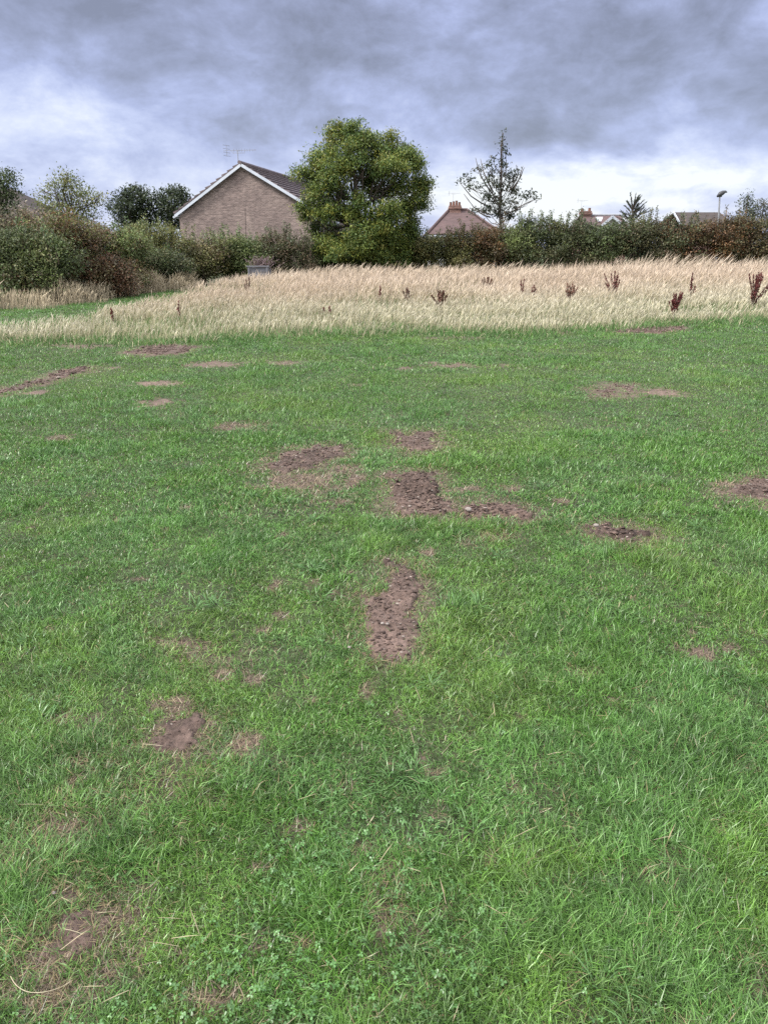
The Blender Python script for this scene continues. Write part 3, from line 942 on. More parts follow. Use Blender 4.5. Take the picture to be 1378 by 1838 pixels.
# dark tree in the far left corner
L = [(0, 325, 26, 20, 0), (18, 318, 18, 14, .4), (-15, 345, 30, 26, -.3), (18, 345, 22, 16, .3), (5, 372, 34, 26, .2), (-30, 315, 30, 20, .5), (-35, 370, 36, 34, 0)]
b = at(-12, 470, 33); b[2] = 0
make_tree('hawthorn_tree', 'dark green tree at the left edge beside the brown roof', 'tree', b, at(0, 315, 33), .14, lobes_px(L, 33),
          dict(dens=12, per=14, leaf=(.11, .06), cr=.17, pal=[(.06, .085, .032), (.085, .105, .04), (.05, .07, .03)], wts=[3, 2, 2], shell=.6), limb_r=.05, twigs=4)
# two dark oaks by the house
for lab, ctr, L in (('dark broad oak left of its twin, behind the left hedge', 238,
                     [(240, 345, 20, 12, 0), (222, 358, 20, 14, .4), (258, 352, 18, 14, -.4), (208, 374, 15, 12, .3), (240, 372, 30, 18, -.5), (268, 372, 15, 16, .5), (225, 392, 30, 16, .2), (255, 395, 28, 20, .2)]),
                    ('dark oak touching the left end of the brick house', 310,
                     [(318, 346, 20, 12, 0), (300, 352, 18, 14, .4), (332, 356, 14, 14, -.4), (288, 365, 14, 12, .2), (312, 370, 28, 18, -.4), (292, 388, 22, 16, .2), (315, 396, 24, 20, .2), (334, 376, 10, 10, 0)])):
    b = at(ctr, 470, 58); b[2] = 0
    make_tree('oak_tree', lab, 'tree', b, at(ctr, 345, 58), .28, lobes_px(L, 58),
              dict(dens=5, per=15, leaf=(.2, .13), cr=.27, pal=[(.032, .045, .024), (.042, .058, .028), (.055, .07, .032)], wts=[3, 3, 1], shell=.6, jit=.4), limb_r=.1, twigs=4, group='dark oaks behind the left hedge')

# thin tree with a spire
Y0 = 46.0
L = [(901, 242, 5, 7, 0), (899, 256, 6, 8, 0), (903, 268, 6, 6, .1), (900, 285, 6, 5, 0), (908, 274, 4, 3, 0), (886, 284, 7, 5, .2), (876, 296, 11, 6, -.2), (896, 296, 8, 6, 0), (858, 303, 9, 4, .1),
     (880, 312, 12, 8, .3), (908, 296, 6, 4, -.3), (912, 314, 14, 7, .2), (928, 307, 8, 6, -.3), (922, 322, 13, 8, .2), (877, 326, 12, 9, -.3), (895, 330, 14, 10, .3), (912, 335, 13, 10, .1), (838, 313, 5, 4, 0),
     (826, 325, 5, 3, 0), (843, 322, 7, 4, .2), (842, 336, 9, 5, -.2), (862, 332, 6, 5, .1), (925, 345, 11, 6, 0), (952, 348, 12, 7, .2), (962, 356, 6, 4, 0), (938, 352, 9, 6, -.2),
     (872, 352, 14, 9, -.3), (892, 358, 13, 12, .4), (908, 362, 13, 12, -.4), (925, 368, 10, 8, .3), (877, 374, 13, 10, .1), (897, 382, 16, 10, .2), (917, 386, 14, 10, 0), (860, 378, 8, 6, 0), (850, 381, 8, 4, .2)]
b = at(893, 470, Y0); b[2] = 0


def bare(tm):
    for (p0, p1, p2) in (((880, 385), (850, 372), (832, 348)), ((880, 372), (845, 352), (825, 328)), ((885, 350), (862, 315), (853, 283)), ((885, 345), (868, 310), (862, 285)),
                         ((915, 350), (932, 320), (938, 298)), ((918, 340), (935, 315), (941, 300)), ((912, 345), (930, 312), (926, 296)), ((905, 385), (935, 370), (962, 357)),
                         ((880, 390), (858, 380), (842, 374))):
        q = [at(*p, Y0 + R.uniform(-.3, .3)) for p in (p0, p1, p2)]
        tm.tube([q[0], (q[0] + q[1]) / 2 + [0, 0, -.05], q[1], (q[1] + q[2]) / 2 + [-.02, 0, .02], q[2]], [.045, .04, .032, .024, .012], 5)


make_tree('spire_tree', 'thin dark tree with sparse leaves and one tall spire', 'tree', b, at(902, 238, Y0), .12, lobes_px(L, Y0),
          dict(dens=9, per=7, leaf=(.17, .085), cr=.13, pal=[(.03, .042, .022), (.045, .055, .026), (.065, .06, .03)], wts=[3, 2, 1], shell=.7, jit=.3), limb_r=.03, twigs=3,
          limb_from=(.35, .85), trunk_wob=.006, extra=bare, wig=.04)

# trees poking up behind the right hedge
L = [(1343, 352, 6, 9, 0), (1337, 368, 12, 12, .2), (1349, 374, 9, 9, -.2), (1335, 392, 20, 16, 0)]
b = at(1340, 470, 44); b[2] = 0
make_tree('poplar_tree', 'small pointed tree top above the hedge near the right edge', 'tree', b, at(1343, 346, 44), .1, lobes_px(L, 44),
          dict(dens=12, per=12, leaf=(.12, .07), cr=.14, pal=[(.05, .065, .035), (.07, .08, .04)], wts=[2, 1], shell=.7), limb_r=.03, twigs=4)
L = [(1366, 366, 12, 7, 0), (1378, 372, 14, 9, .2), (1360, 384, 16, 12, 0), (1385, 390, 20, 16, 0)]
b = at(1370, 470, 42); b[2] = 0
make_tree('elder_tree', 'low dark tree top cut off by the right edge above the hedge', 'tree', b, at(1370, 362, 42), .1, lobes_px(L, 42),
          dict(dens=12, per=12, leaf=(.11, .06), cr=.14, pal=[(.05, .06, .035), (.065, .06, .035)], wts=[2, 1], shell=.7), limb_r=.03, twigs=4)

# spiky tree: stiff radiating branches
Y0 = 62.0
b = at(1136, 470, Y0); b[2] = 0
t = thing('monkey_puzzle', b, 'dark spiky tree with stiff radiating branches behind the right hedge', 'tree')
tm = MB(); topp = at(1135, 368, Y0)
tm.tube([b - [0, 0, .1], (b + topp) / 2, topp], [.2, .15, .04], 7)
tips = []
for k in range(46):
    a = R.uniform(0, 2 * math.pi); f = R.uniform(.66, .99)
    st = b + (topp - b) * f
    ln = 2.3 * (1.1 - f) ** .5 * R.uniform(.55, 1.1) + .2
    el = R.uniform(.1, .9) if f < .9 else R.uniform(.7, 1.3)
    e = st + ln * np.array([math.cos(a) * math.cos(el), math.sin(a) * math.cos(el), math.sin(el)])
    tm.tube([st, (st + e) / 2 + [0, 0, -.08], e], [.035, .03, .012], 4); tips.append((st, e))
tm.build('trunk', M['bark'], t, b)
c, d = [], []
for st, e in tips:
    for q in np.linspace(.35, 1, 20):
        c.append(st + (e - st) * q); d.append(unit(1)[0] * .7 + (e - st) / np.linalg.norm(e - st))
c = np.array(c); d = np.array(d); d /= np.linalg.norm(d, axis=1, keepdims=True)
s = np.cross(d, unit(len(d))); s /= np.linalg.norm(s, axis=1, keepdims=True)
V, Q = leaf_quads(c + d * .06, d, s, R.uniform(.15, .3, len(c)), R.uniform(.04, .07, len(c)))
mesh_np('crown', V, [Q], M['leaf'], t, b, np.repeat(np.array([.025, .035, .022]) * R.uniform(.7, 1.4, (len(c), 1)), 4, 0))

# ------------------------------------------------------------------ shrubs of the hedge
GRN = [(0.072, 0.113, 0.043), (0.099, 0.142, 0.052), (0.055, 0.081, 0.036), (0.123, 0.145, 0.065)]
YEL_ = [(0.152, 0.181, 0.051), (0.109, 0.145, 0.046), (0.189, 0.174, 0.058), (0.072, 0.102, 0.039)]
YEL = [(.115, .135, .05), (.085, .11, .042), (.13, .13, .055), (.07, .09, .038)]
DRK = [(0.052, 0.075, 0.036), (0.072, 0.099, 0.046), (0.041, 0.055, 0.030), (0.094, 0.102, 0.055)]
RUST = [(.100, .085, .045), (.072, .078, .040), (.140, .085, .042), (.078, .058, .040)]
RED = [(.098, .058, .038), (.120, .072, .042), (.078, .072, .038), (.068, .055, .036)]
TWG = [(0.123, 0.102, 0.075), (0.087, 0.094, 0.051), (0.145, 0.123, 0.094), (0.072, 0.080, 0.043)]
# px, half width, top py, depth, half depth m, palette, shoots, label
SH = [
    (28, 78, 408, 24.0, 1.3, GRN + DRK[:2] + TWG[1:2], 6, RED, 'grey green bramble mound at the left edge of the hedge', 'bramble_bush'),
    (40, 55, 378, 26.5, 1.0, TWG, 8, None, 'dull brown twiggy bush below the brown roof', 'shrub'),
    (122, 50, 388, 26.0, 1.2, RUST + YEL[:2], 8, RED, 'olive and rust tinted shrub under the loose pale tree', 'shrub'),
    (188, 40, 462, 26.2, 1.0, RED, 3, RED, 'low rusty red bramble at the foot of the left hedge', 'bramble_bush'),
    (205, 48, 405, 29.0, 1.3, GRN + RUST[:1], 7, RED, 'mid green shrub between the rusty bramble and dark oaks', 'shrub'),
    (268, 46, 402, 33.0, 1.2, YEL, 14, None, 'yellow green shrub with upright shoots below the dark oaks', 'shrub'),
    (270, 62, 448, 32.2, 1.1, DRK + GRN[:1], 3, RED, 'low dark bramble bank behind the tan grass tufts', 'bramble_bush'),
    (352, 46, 428, 35.0, 1.2, YEL + TWG[:2], 12, None, 'yellowish thin topped shrub under the left half of the gable', 'shrub'),
    (422, 48, 422, 36.0, 1.2, GRN, 10, None, 'green shrub below the middle of the brick gable', 'shrub'),
    (512, 46, 420, 36.8, 1.2, TWG + DRK[:2], 16, None, 'greyish twiggy shrub between the planter box and the big tree', 'shrub'),
    (600, 56, 440, 39.2, 1.3, DRK, 4, None, 'dark undergrowth shrub beneath the left side of the big tree', 'shrub'),
    (712, 58, 430, 39.4, 1.3, DRK + GRN[:1], 4, None, 'dark green shrub beneath the right side of the big tree', 'shrub'),
    (792, 46, 424, 38.4, 1.3, YEL, 7, None, 'olive yellow shrub below the hipped roof with the chimney', 'shrub'),
    (842, 40, 412, 38.6, 1.2, YEL[2:] + RUST, 8, RUST, 'brown and yellow shrub just left of the spire tree', 'shrub'),
    (895, 44, 402, 38.2, 1.2, RED[2:] + RUST + DRK[:1], 9, None, 'reddish topped shrub under the thin spire tree', 'shrub'),
    (960, 48, 392, 38.0, 1.3, GRN + DRK, 16, None, 'green shrub with tall shoots right of the spire tree', 'shrub'),
    (1030, 46, 396, 37.8, 1.3, DRK, 10, None, 'dark shrub in front of the brick chimney on the right', 'shrub'),
    (1098, 48, 402, 37.6, 1.3, DRK + GRN[:1], 8, None, 'dark green shrub below the white gabled dormer', 'shrub'),
    (1165, 44, 394, 37.4, 1.3, TWG[1:] + DRK, 10, RUST, 'olive shrub below the spiky tree, against the palings', 'shrub'),
    (1228, 46, 396, 37.2, 1.3, RUST + DRK, 12, RUST, 'brownish shrub with wispy shoots below the long brown roof', 'shrub'),
    (1298, 48, 388, 37.0, 1.3, RUST, 8, RUST, 'rust brown shrub below the street lamp', 'shrub'),
    (1372, 54, 382, 36.8, 1.4, RUST[:2] + RED[2:] + DRK[:1], 6, RUST, 'purple brown shrub cut off by the right edge', 'shrub'),
]
for (px, hw, top, Y, hd, pal, nsh, low, lab, nm) in SH:
    c = at(px, 445, Y); sp = ppm(Y) * 1.04
    zt = at(px, top, Y)[2]; w = hw * sp * 1.18
    base = np.array([c[0], Y, 0.0])
    t = thing(nm, base, lab, 'bramble' if nm == 'bramble_bush' else 'shrub', 'shrubs and brambles of the hedge')
    lobes = []
    nl = 9
    for k in range(nl):
        fx = R.uniform(-.85, .85); fz = R.uniform(.2, .86)
        r = w * R.uniform(.34, .52)
        zc = zt * fz
        rz = min(r * .95, zt - zc) if fz > .5 else r * .9
        lobes.append((c[0] + fx * w * (1 - .25 * fz), Y + R.uniform(-.75, .45) * hd, zc, r, hd * .62, max(rz, .25)))
    lobes.append((c[0], Y, zt * .5, w * .95, hd * .75, zt * .47))
    for sx_ in (-.72, -.25, .25, .72):
        zz_ = zt * R.uniform(.82, 1.02)
        lobes.append((c[0] + (sx_ + R.normal(0, .08)) * w, Y + R.uniform(-.4, .2) * hd, zz_ - .42, w * R.uniform(.2, .34), hd * .5, .42))
    lobes.append((c[0] + R.uniform(-.3, .3) * w, Y - .2, zt * .74, w * .5, hd * .55, zt * .26))
    lf = (.105, .06) if Y > 34 else (.085, .05)
    V, Q, C, cl = foliage(lobes, dens=(9 if Y > 34 else 13), per=20, leaf=lf, cr=.15, pal=(np.array(pal) * (1.1 if px < 100 else 1.12 if px < 460 else .92) * np.array([1.14, 1.0, .9])), wts=[1] * len(pal), shell=.42, jit=.32, bright=(.62, 1.4), lowpal=low, lowz=zt * .45, lobe_var=.2, lobe_pal=.4)
    st = MB()
    for k in range(7):
        e = np.array([c[0] + R.uniform(-.7, .7) * w, Y + R.uniform(-.4, .4) * hd, zt * R.uniform(.5, .85)])
        st.tube(curve(base + R.normal(size=3) * np.array([w * .25, .2, 0]), e, .02, 5, .05), [.035, .03, .024, .018, .01], 5)
    vs = [V]; cs = [C]; qs = [Q]; off = len(V)
    P = np.asarray(pal) * (1.5 if px < 460 else 1.25)
    for k in range(int(nsh * 1.8) + 3):
        fx = R.uniform(-.9, .9)
        zs = zt * (.9 - .3 * fx * fx)
        s0 = np.array([c[0] + fx * w, Y + R.uniform(-.5, .4) * hd, zs])
        ln = R.uniform(.25, .85) * (1.0 if Y > 34 else .75)
        e = s0 + np.array([R.normal(0, .16), R.normal(0, .1), 1]) * ln
        cv = curve(s0 - [0, 0, .35], e, 0, 5, .03)
        st.tube(cv, [.014, .012, .01, .008, .004], 4)
        m_ = int(ln * 60)
        q = R.uniform(.35, 1, m_)
        pts = (s0 - [0, 0, .2]) + (e - s0 + [0, 0, .2]) * q[:, None] + R.normal(size=(m_, 3)) * .05
        d = unit(m_) * .8 + np.array([0, 0, .3]); d /= np.linalg.norm(d, axis=1, keepdims=True)
        s = np.cross(d, unit(m_)); s /= np.linalg.norm(s, axis=1, keepdims=True)
        v2, q2 = leaf_quads(pts, d, s, R.uniform(.06, .12, m_), R.uniform(.035, .06, m_))
        vs.append(v2); qs.append(q2 + off); off += len(v2)
        cs.append(np.repeat(P[R.integers(0, len(P), m_)] * R.uniform(.8, 1.3, (m_, 1)), 4, 0))
    st.build('stem', M['twig'], t, base)
    mesh_np('crown', np.concatenate(vs), [np.concatenate(qs)], M['leaf'], t, base, np.concatenate(cs))

# ------------------------------------------------------------------ brick house
YH = 52.0; AH = math.radians(10)
gdir = np.array([math.cos(AH), -math.sin(AH), 0]); rdir = np.array([math.sin(AH), math.cos(AH), 0])
A0 = at(432, 296, YH)


def onplane(px, py, off=0.0):
    """ray meets the gable plane shifted off metres along the ridge"""
    d = ray(px, py); o = np.array([0, 0, CAMZ])
    p0 = A0 + rdir * off
    t = ((p0 - o) @ rdir) / (d @ rdir)
    return o + d * t


apex = onplane(432, 297); le = onplane(322, 388); re = onplane(556, 374)
hb = np.array([*((le + re) / 2)[:2], 0.0])
house = thing('brick_house', hb, 'brown brick house showing its blank gable end with white bargeboards', 'house')
M['brick'] = brick_mat('brown_brick', AH, (0.118, 0.086, 0.078), (0.205, 0.154, 0.140), (0.235, 0.198, 0.185))
LEN = 16.0
w = MB()
def lift(p, z): return np.array([p[0], p[1], z])
fr = [lift(le, -.2), lift(re, -.2), re, apex, le]
bk = [p + rdir * LEN for p in fr]
w.add(fr + bk, [(0, 1, 2, 3, 4), (9, 8, 7, 6, 5), (1, 6, 7, 2), (0, 4, 9, 5)])
w.build('wall', M['brick'], house, hb)
# vertical movement joint
j = MB(); p = onplane(440, 372, -.012); q = lift(onplane(441, 445, -.012), 1.0)
j.bar(p, q, .013, .012); j.build('movement_joint', M['tile'], house, hb)
# roof: courses stepped like tiles
OV = .22
rl0 = apex + np.array([0, 0, .10])
for (eave, nm) in ((onplane(564, 375), 'roof'), (onplane(316, 386), 'roof')):
    rf = MB(); nC = 12
    e0 = eave + np.array([0, 0, .1])
    nrm = np.cross(rdir, e0 - rl0); nrm = nrm / np.linalg.norm(nrm); nrm = nrm if nrm[2] > 0 else -nrm
    for k in range(nC):
        a = rl0 + (e0 - rl0) * (k / nC); bq = rl0 + (e0 - rl0) * ((k + 1.08) / nC)
        p = [a + nrm * .012, bq + nrm * .12, bq + nrm * -.005, a + nrm * -.03]
        f0 = [x_ - rdir * OV for x_ in p]; f1 = [x_ + rdir * (LEN + OV) for x_ in p]
        rf.add(f0 + f1, [(0, 1, 2, 3), (7, 6, 5, 4), (0, 4, 5, 1), (1, 5, 6, 2), (2, 6, 7, 3), (3, 7, 4, 0)])
    rf.build(nm, M['tile'], house, hb)
rt = MB()
for k in range(40):
    a = rl0 + [0, 0, .07] + rdir * (-OV + k * .41); rt.tube([a, a + rdir * .425], [.12, .105], 8)
rt.build('ridge_tile', M['tile'], house, hb)
# bargeboards
for (e, x_) in ((onplane(567, 378, -OV - .03), 1), (onplane(314, 388, -OV - .03), -1)):
    a = onplane(432, 294, -OV - .03) + np.array([0, 0, -.06])
    bb = MB(); bb.bar(a + (e - a) * .004, e, .045, .17, side=np.cross(rdir, e - a)); bb.build('bargeboard', M['white'], house, hb)
# soffit returns, gutter and downpipe
for (e, sgn) in ((le, -1), (re, 1)):
    gt = MB(); p0 = e + gdir * sgn * .3 + [0, 0, -.06]
    gt.tube([p0 - rdir * .2, p0 + rdir * LEN], .075, 8); gt.build('gutter', M['white'], house, hb)
    sf = MB(); c_ = e + gdir * sgn * .15 + rdir * LEN / 2 + [0, 0, -.02]
    sf.box(c_, gdir * .16, rdir * (LEN / 2), np.array([0, 0, .02])); sf.build('soffit', M['white'], house, hb)
dp = MB(); p0 = re + gdir * .09 + rdir * 4.5
dp.tube([p0 + gdir * .2 + [0, 0, -.1], p0 + [0, 0, -.35], lift(p0, 0)], .05, 8); dp.build('downpipe', M['white'], house, hb)
pb = MB(); p0 = onplane(317, 413) - gdir * .12 + rdir * .6
pb.box(p0, gdir * .2, rdir * .35, np.array([0, 0, .07])); pb.build('canopy', M['white'], house, hb)
for k in (2.2, 7.2):
    wn = MB(); c_ = re + rdir * k + gdir * .03; c_[2] = 2.9
    wn.box(c_, gdir * .04, rdir * .8, np.array([0, 0, .55])); wo = wn.build('window', M['white'], house, hb)
    pn = MB(); 
    for s_ in (-.39, .39):
        pn.box(c_ + gdir * .03 + rdir * s_, gdir * .02, rdir * .33, np.array([0, 0, .46]))
    pn.build('pane', M['glass'], wo, hb)
# aerial on the ridge
def aerial(base, h, parent, loc, sc=1.0, ax=gdir):
    a = MB()
    top = base + np.array([0, 0, h])
    ax = np.asarray(ax)
    a.tube([base, top], .022 * sc, 6)
    a.bar(top - ax * .95 * sc, top + ax * 1.25 * sc, .022 * sc, .022 * sc)
    up = np.array([0, 0, 1.0])
    for k in range(9):
        c_ = top + ax * (-.25 + .18 * k) * sc
        hh = (.13 - .008 * k) * sc
        a.bar(c_ - up * hh - rdir * .0, c_ + up * hh, .016 * sc, .016 * sc)
    for s_ in (-.28, -.1, .1, .28):
        c_ = top - ax * .75 * sc + up * s_ * sc * 1.1
        a.bar(c_ - rdir * .3 * sc - ax * .12 * sc, c_ + rdir * .3 * sc + ax * .12 * sc, .018 * sc, .018 * sc)
    a.bar(top - ax * .75 * sc - up * .34 * sc, top - ax * .75 * sc + up * .34 * sc, .02 * sc, .02 * sc)
    c_ = top + [0, 0, -.16 * sc]
    a.bar(c_ - ax * .3 * sc, c_ + ax * .45 * sc, .018 * sc, .018 * sc)
    a.bar(c_ - ax * .3 * sc, top - ax * .45 * sc, .018 * sc, .018 * sc); a.bar(c_ + ax * .45 * sc, top + ax * .5 * sc, .018 * sc, .018 * sc)
    return a.build('aerial', M['metal'], parent, loc)


ab = onplane(428, 292, .25)
aerial(ab - [0, 0, .1], at(428, 269, YH)[2] - ab[2] + .1, house, hb)

# ------------------------------------------------------------------ other roofs
def slab(mb, pts, th=.12):
    P = [np.asarray(p, float) for p in pts]
    n_ = np.cross(P[1] - P[0], P[2] - P[0]); n_ /= np.linalg.norm(n_); n_ = n_ if n_[2] > 0 else -n_
    k = len(P)
    mb.add(P + [p - n_ * th for p in P], [tuple(range(k)), tuple(range(2 * k - 1, k - 1, -1))] + [(i, i + k, (i + 1) % k + k, (i + 1) % k) for i in range(k)])


def chimney(parent, loc, c, w, d, z0, z1, pots, ph):
    m_ = MB(); m_.abox((c[0], c[1], (z0 + z1) / 2), w, d, z1 - z0)
    m_.abox((c[0], c[1], z1 - .12), w + .14, d + .14, .16); m_.abox((c[0], c[1], z1 + .04), w + .05, d + .05, .1)
    o_ = m_.build('chimney', M['redbrick'], parent, loc)
    for k in range(pots):
        x_ = c[0] - w * .38 + w * .76 * (k / max(1, pots - 1))
        p_ = MB(); hgt_ = ph * (1 + .15 * ((k * 7) % 3 - 1))
        p_.tube([(x_, c[1], z1 + .05), (x_, c[1], z1 + .05 + hgt_ * .9), (x_, c[1], z1 + .05 + hgt_)], [.13, .11, .14], 8); p_.build('chimney_pot', M['clay'], o_, loc)
    return o_


# hipped house behind the big tree
Y1 = 72.0
hb = at(820, 445, Y1 + 4); hb[2] = 0
h2 = thing('hipped_house', hb, 'house with a red brown hipped roof and brick chimney beside the big tree', 'house')
z_e = at(770, 420, Y1)[2]; zr = at(830, 377, Y1 + 4)[2]
xl, xrr = at(766, 420, Y1)[0], at(902, 420, Y1)[0]
r1 = np.array([at(806, 377, Y1 + 4)[0], Y1 + 4, zr]); r2 = np.array([at(838, 377, Y1 + 4)[0], Y1 + 4, zr])
e = [np.array([xl, Y1, z_e]), np.array([xrr, Y1, z_e]), np.array([xrr, Y1 + 8, z_e]), np.array([xl, Y1 + 8, z_e])]
rf = MB()
slab(rf, [e[0], e[1], r2, r1]); slab(rf, [e[1], e[2], r2]); slab(rf, [e[2], e[3], r1, r2]); slab(rf, [e[3], e[0], r1])
rf.build('roof', M['redtile'], h2, hb)
hp = MB()
for (a, c_) in ((r1, r2), (r1, e[0]), (r2, e[1])):
    hp.tube([a + [0, 0, .05], c_ + [0, 0, .05]], .12, 6)
hp.build('hip_tile', M['redtile'], h2, hb)
wl = MB(); wl.abox(((xl + xrr) / 2, Y1 + 4, (z_e - .25) / 2), xrr - xl - .8, 7.2, z_e - .15); wl.build('wall', M['render'], h2, hb)
fa = MB(); fa.abox(((xl + xrr) / 2, Y1 + .02, z_e - .18), xrr - xl, .06, .2); fa.build('fascia', M['white'], h2, hb)
wn = MB(); c_ = np.array([at(796, 428, Y1)[0], Y1 + .36, z_e - 1.0]); wn.abox(c_, 1.5, .1, 1.2); wo = wn.build('window', M['white'], h2, hb)
pn = MB(); pn.abox(c_ + [-.36, -.06, 0], .6, .03, 1.0); pn.abox(c_ + [.36, -.06, 0], .6, .03, 1.0); pn.build('pane', M['glass'], wo, hb)
cc_ = np.array([at(816, 377, Y1 + 4)[0], Y1 + 4.0])
ch = chimney(h2, hb, cc_, 20 * ppm(Y1 + 4), .9, zr - .6, at(816, 371, Y1 + 4)[2], 4, .42)
aerial(np.array([at(813, 371, Y1 + 4)[0], Y1 + 4.2, at(813, 372, Y1 + 4)[2]]), 1.25, h2, hb, .55, (1, 0, 0))

# red roof with white dormer on the right
Y2 = 66.0
hb = at(1096, 445, Y2 + 4); hb[2] = 0
h3 = thing('dormer_house', hb, 'house with a red roof and white gabled dormer above the right hedge', 'house')
zr = at(1096, 387, Y2 + 3.5)[2]; ze = at(1096, 412, Y2)[2]
xa, xb = at(1056, 400, Y2)[0], at(1134, 400, Y2)[0]
rf = MB(); slab(rf, [(xa, Y2, ze), (xb, Y2, ze), (xb, Y2 + 3.5, zr), (xa, Y2 + 3.5, zr)]); slab(rf, [(xa, Y2 + 3.5, zr), (xb, Y2 + 3.5, zr), (xb, Y2 + 7, ze), (xa, Y2 + 7, ze)])
rf.build('roof', M['redtile'], h3, hb)
rg = MB(); rg.tube([(xa, Y2 + 3.5, zr + .04), (xb, Y2 + 3.5, zr + .04)], .09, 6); rg.build('ridge_tile', M['metal'], h3, hb)
wl = MB()
wl.add([(xa + .2, Y2 + .3, -.1), (xa + .2, Y2 + 6.7, -.1), (xa + .2, Y2 + 6.7, ze - .1), (xa + .2, Y2 + 3.5, zr - .2), (xa + .2, Y2 + .3, ze - .1),
        (xb - .2, Y2 + .3, -.1), (xb - .2, Y2 + 6.7, -.1), (xb - .2, Y2 + 6.7, ze - .1), (xb - .2, Y2 + 3.5, zr - .2), (xb - .2, Y2 + .3, ze - .1)],
       [(0, 1, 2, 3, 4), (9, 8, 7, 6, 5), (0, 4, 9, 5), (1, 6, 7, 2)])
wl.build('wall', M['redbrick'], h3, hb)
# dormer
dm = MB(); dY = Y2 + .1
pa = at(1097, 389, dY); pl = at(1081, 404, dY); pr = at(1112, 402, dY)
dm.add([pl, pr, pa, lift(pl, ze - .5), lift(pr, ze - .5)] + [p + np.array([0, 3.2, 0]) for p in (pl, pr, pa, lift(pl, ze - .5), lift(pr, ze - .5))],
       [(3, 4, 1, 2, 0), (5, 7, 6, 9, 8), (3, 0, 5, 8), (4, 9, 6, 1)])
do = dm.build('dormer', M['render'], h3, hb)
dr = MB(); slab(dr, [pl + [-.15, -.25, -.02], pa + [0, -.25, .08], pa + [0, 3.2, .08], pl + [-.15, 3.2, -.02]]); slab(dr, [pr + [.15, -.25, -.02], pa + [0, -.25, .08], pa + [0, 3.2, .08], pr + [.15, 3.2, -.02]])
dr.build('dormer_roof', M['redtile'], do, hb)
db = MB(); db.bar(pa + [0, -.3, 0], pl + [-.15, -.3, -.08], .06, .2); db.bar(pa + [0, -.3, 0], pr + [.15, -.3, -.08], .06, .2); db.build('bargeboard', M['white'], do, hb)
sk = MB(); q0 = np.array([at(1079, 392, Y2 + 2)[0], Y2 + 2.2, ze + (zr - ze) * (2.2 / 3.5) + .1]); sl = np.array([0, 3.5, zr - ze]) / np.linalg.norm([3.5, zr - ze])
sk.box(q0, np.array([.35, 0, 0]), sl * .55, np.array([0, -sl[2], sl[1]]) * .04); sk.build('skylight', M['white'], h3, hb)
chimney(h3, hb, (at(1050, 385, Y2 + 3.5)[0], Y2 + 3.5), 17 * ppm(Y2 + 3.5), .8, zr - 1.8, at(1050, 381, Y2 + 3.5)[2], 2, .3)
aerial(np.array([at(1042, 385, Y2 + 3.5)[0], Y2 + 3.6, at(1042, 384, Y2 + 3.5)[2]]), 1.1, h3, hb, .45, (1, 0, 0))

# long low brown roof
Y3 = 60.0
hb = at(1258, 445, Y3 + 3); hb[2] = 0
h4 = thing('brown_roofed_house', hb, 'low house with a plain brown roof left of the street lamp', 'house')
zr = at(1258, 381, Y3 + 3)[2]; ze = at(1258, 404, Y3)[2]
xa, xb = at(1222, 398, Y3)[0], at(1318, 400, Y3)[0]
rf = MB(); slab(rf, [(xa, Y3, ze), (xb, Y3, ze), (xb, Y3 + 3, zr), (xa + .45, Y3 + 3, zr)]); slab(rf, [(xa + .45, Y3 + 3, zr), (xb, Y3 + 3, zr), (xb, Y3 + 6, ze), (xa, Y3 + 6, ze)])
rf.build('roof', M['browntile'], h4, hb)
vb = MB(); vb.bar((xa - .03, Y3 - .02, ze), (xa + .42, Y3 + 3, zr), .06, .16); vb.build('verge_board', M['white'], h4, hb)
wl = MB(); wl.abox(((xa + xb) / 2 + .2, Y3 + 3, (ze - .2) / 2), xb - xa - .6, 5.4, ze - .1); wl.build('wall', M['redbrick'], h4, hb)

# brown roof behind the left edge
Y4 = 44.0
hb = at(20, 445, Y4 + 3); hb[2] = 0
h5 = thing('left_roof_house', hb, 'house whose dark brown roof slopes down behind the left trees', 'house')
h5.name = 'brown_hipped_house'
pr_ = at(22, 338, Y4 + 3); pe = at(74, 392, Y4); xq = at(-120, 392, Y4)[0]
ze = pe[2]
rf = MB()
slab(rf, [(xq, Y4, ze), (pe[0], Y4, ze), pr_, (xq, Y4 + 3, pr_[2])]); slab(rf, [(pe[0], Y4, ze), (pe[0], Y4 + 6, ze), pr_]); slab(rf, [(xq, Y4 + 3, pr_[2]), pr_, (pe[0], Y4 + 6, ze), (xq, Y4 + 6, ze)])
rf.build('roof', M['browntile'], h5, hb)
wl = MB(); wl.abox(((xq + pe[0]) / 2, Y4 + 3, (ze - .2) / 2), pe[0] - xq - .7, 5.3, ze - .15); wl.build('wall', M['redbrick'], h5, hb)
aerial(at(4, 340, Y4 + 3), at(4, 302, Y4 + 3)[2] - at(4, 340, Y4 + 3)[2], h5, hb, .55, (1, 0, 0))

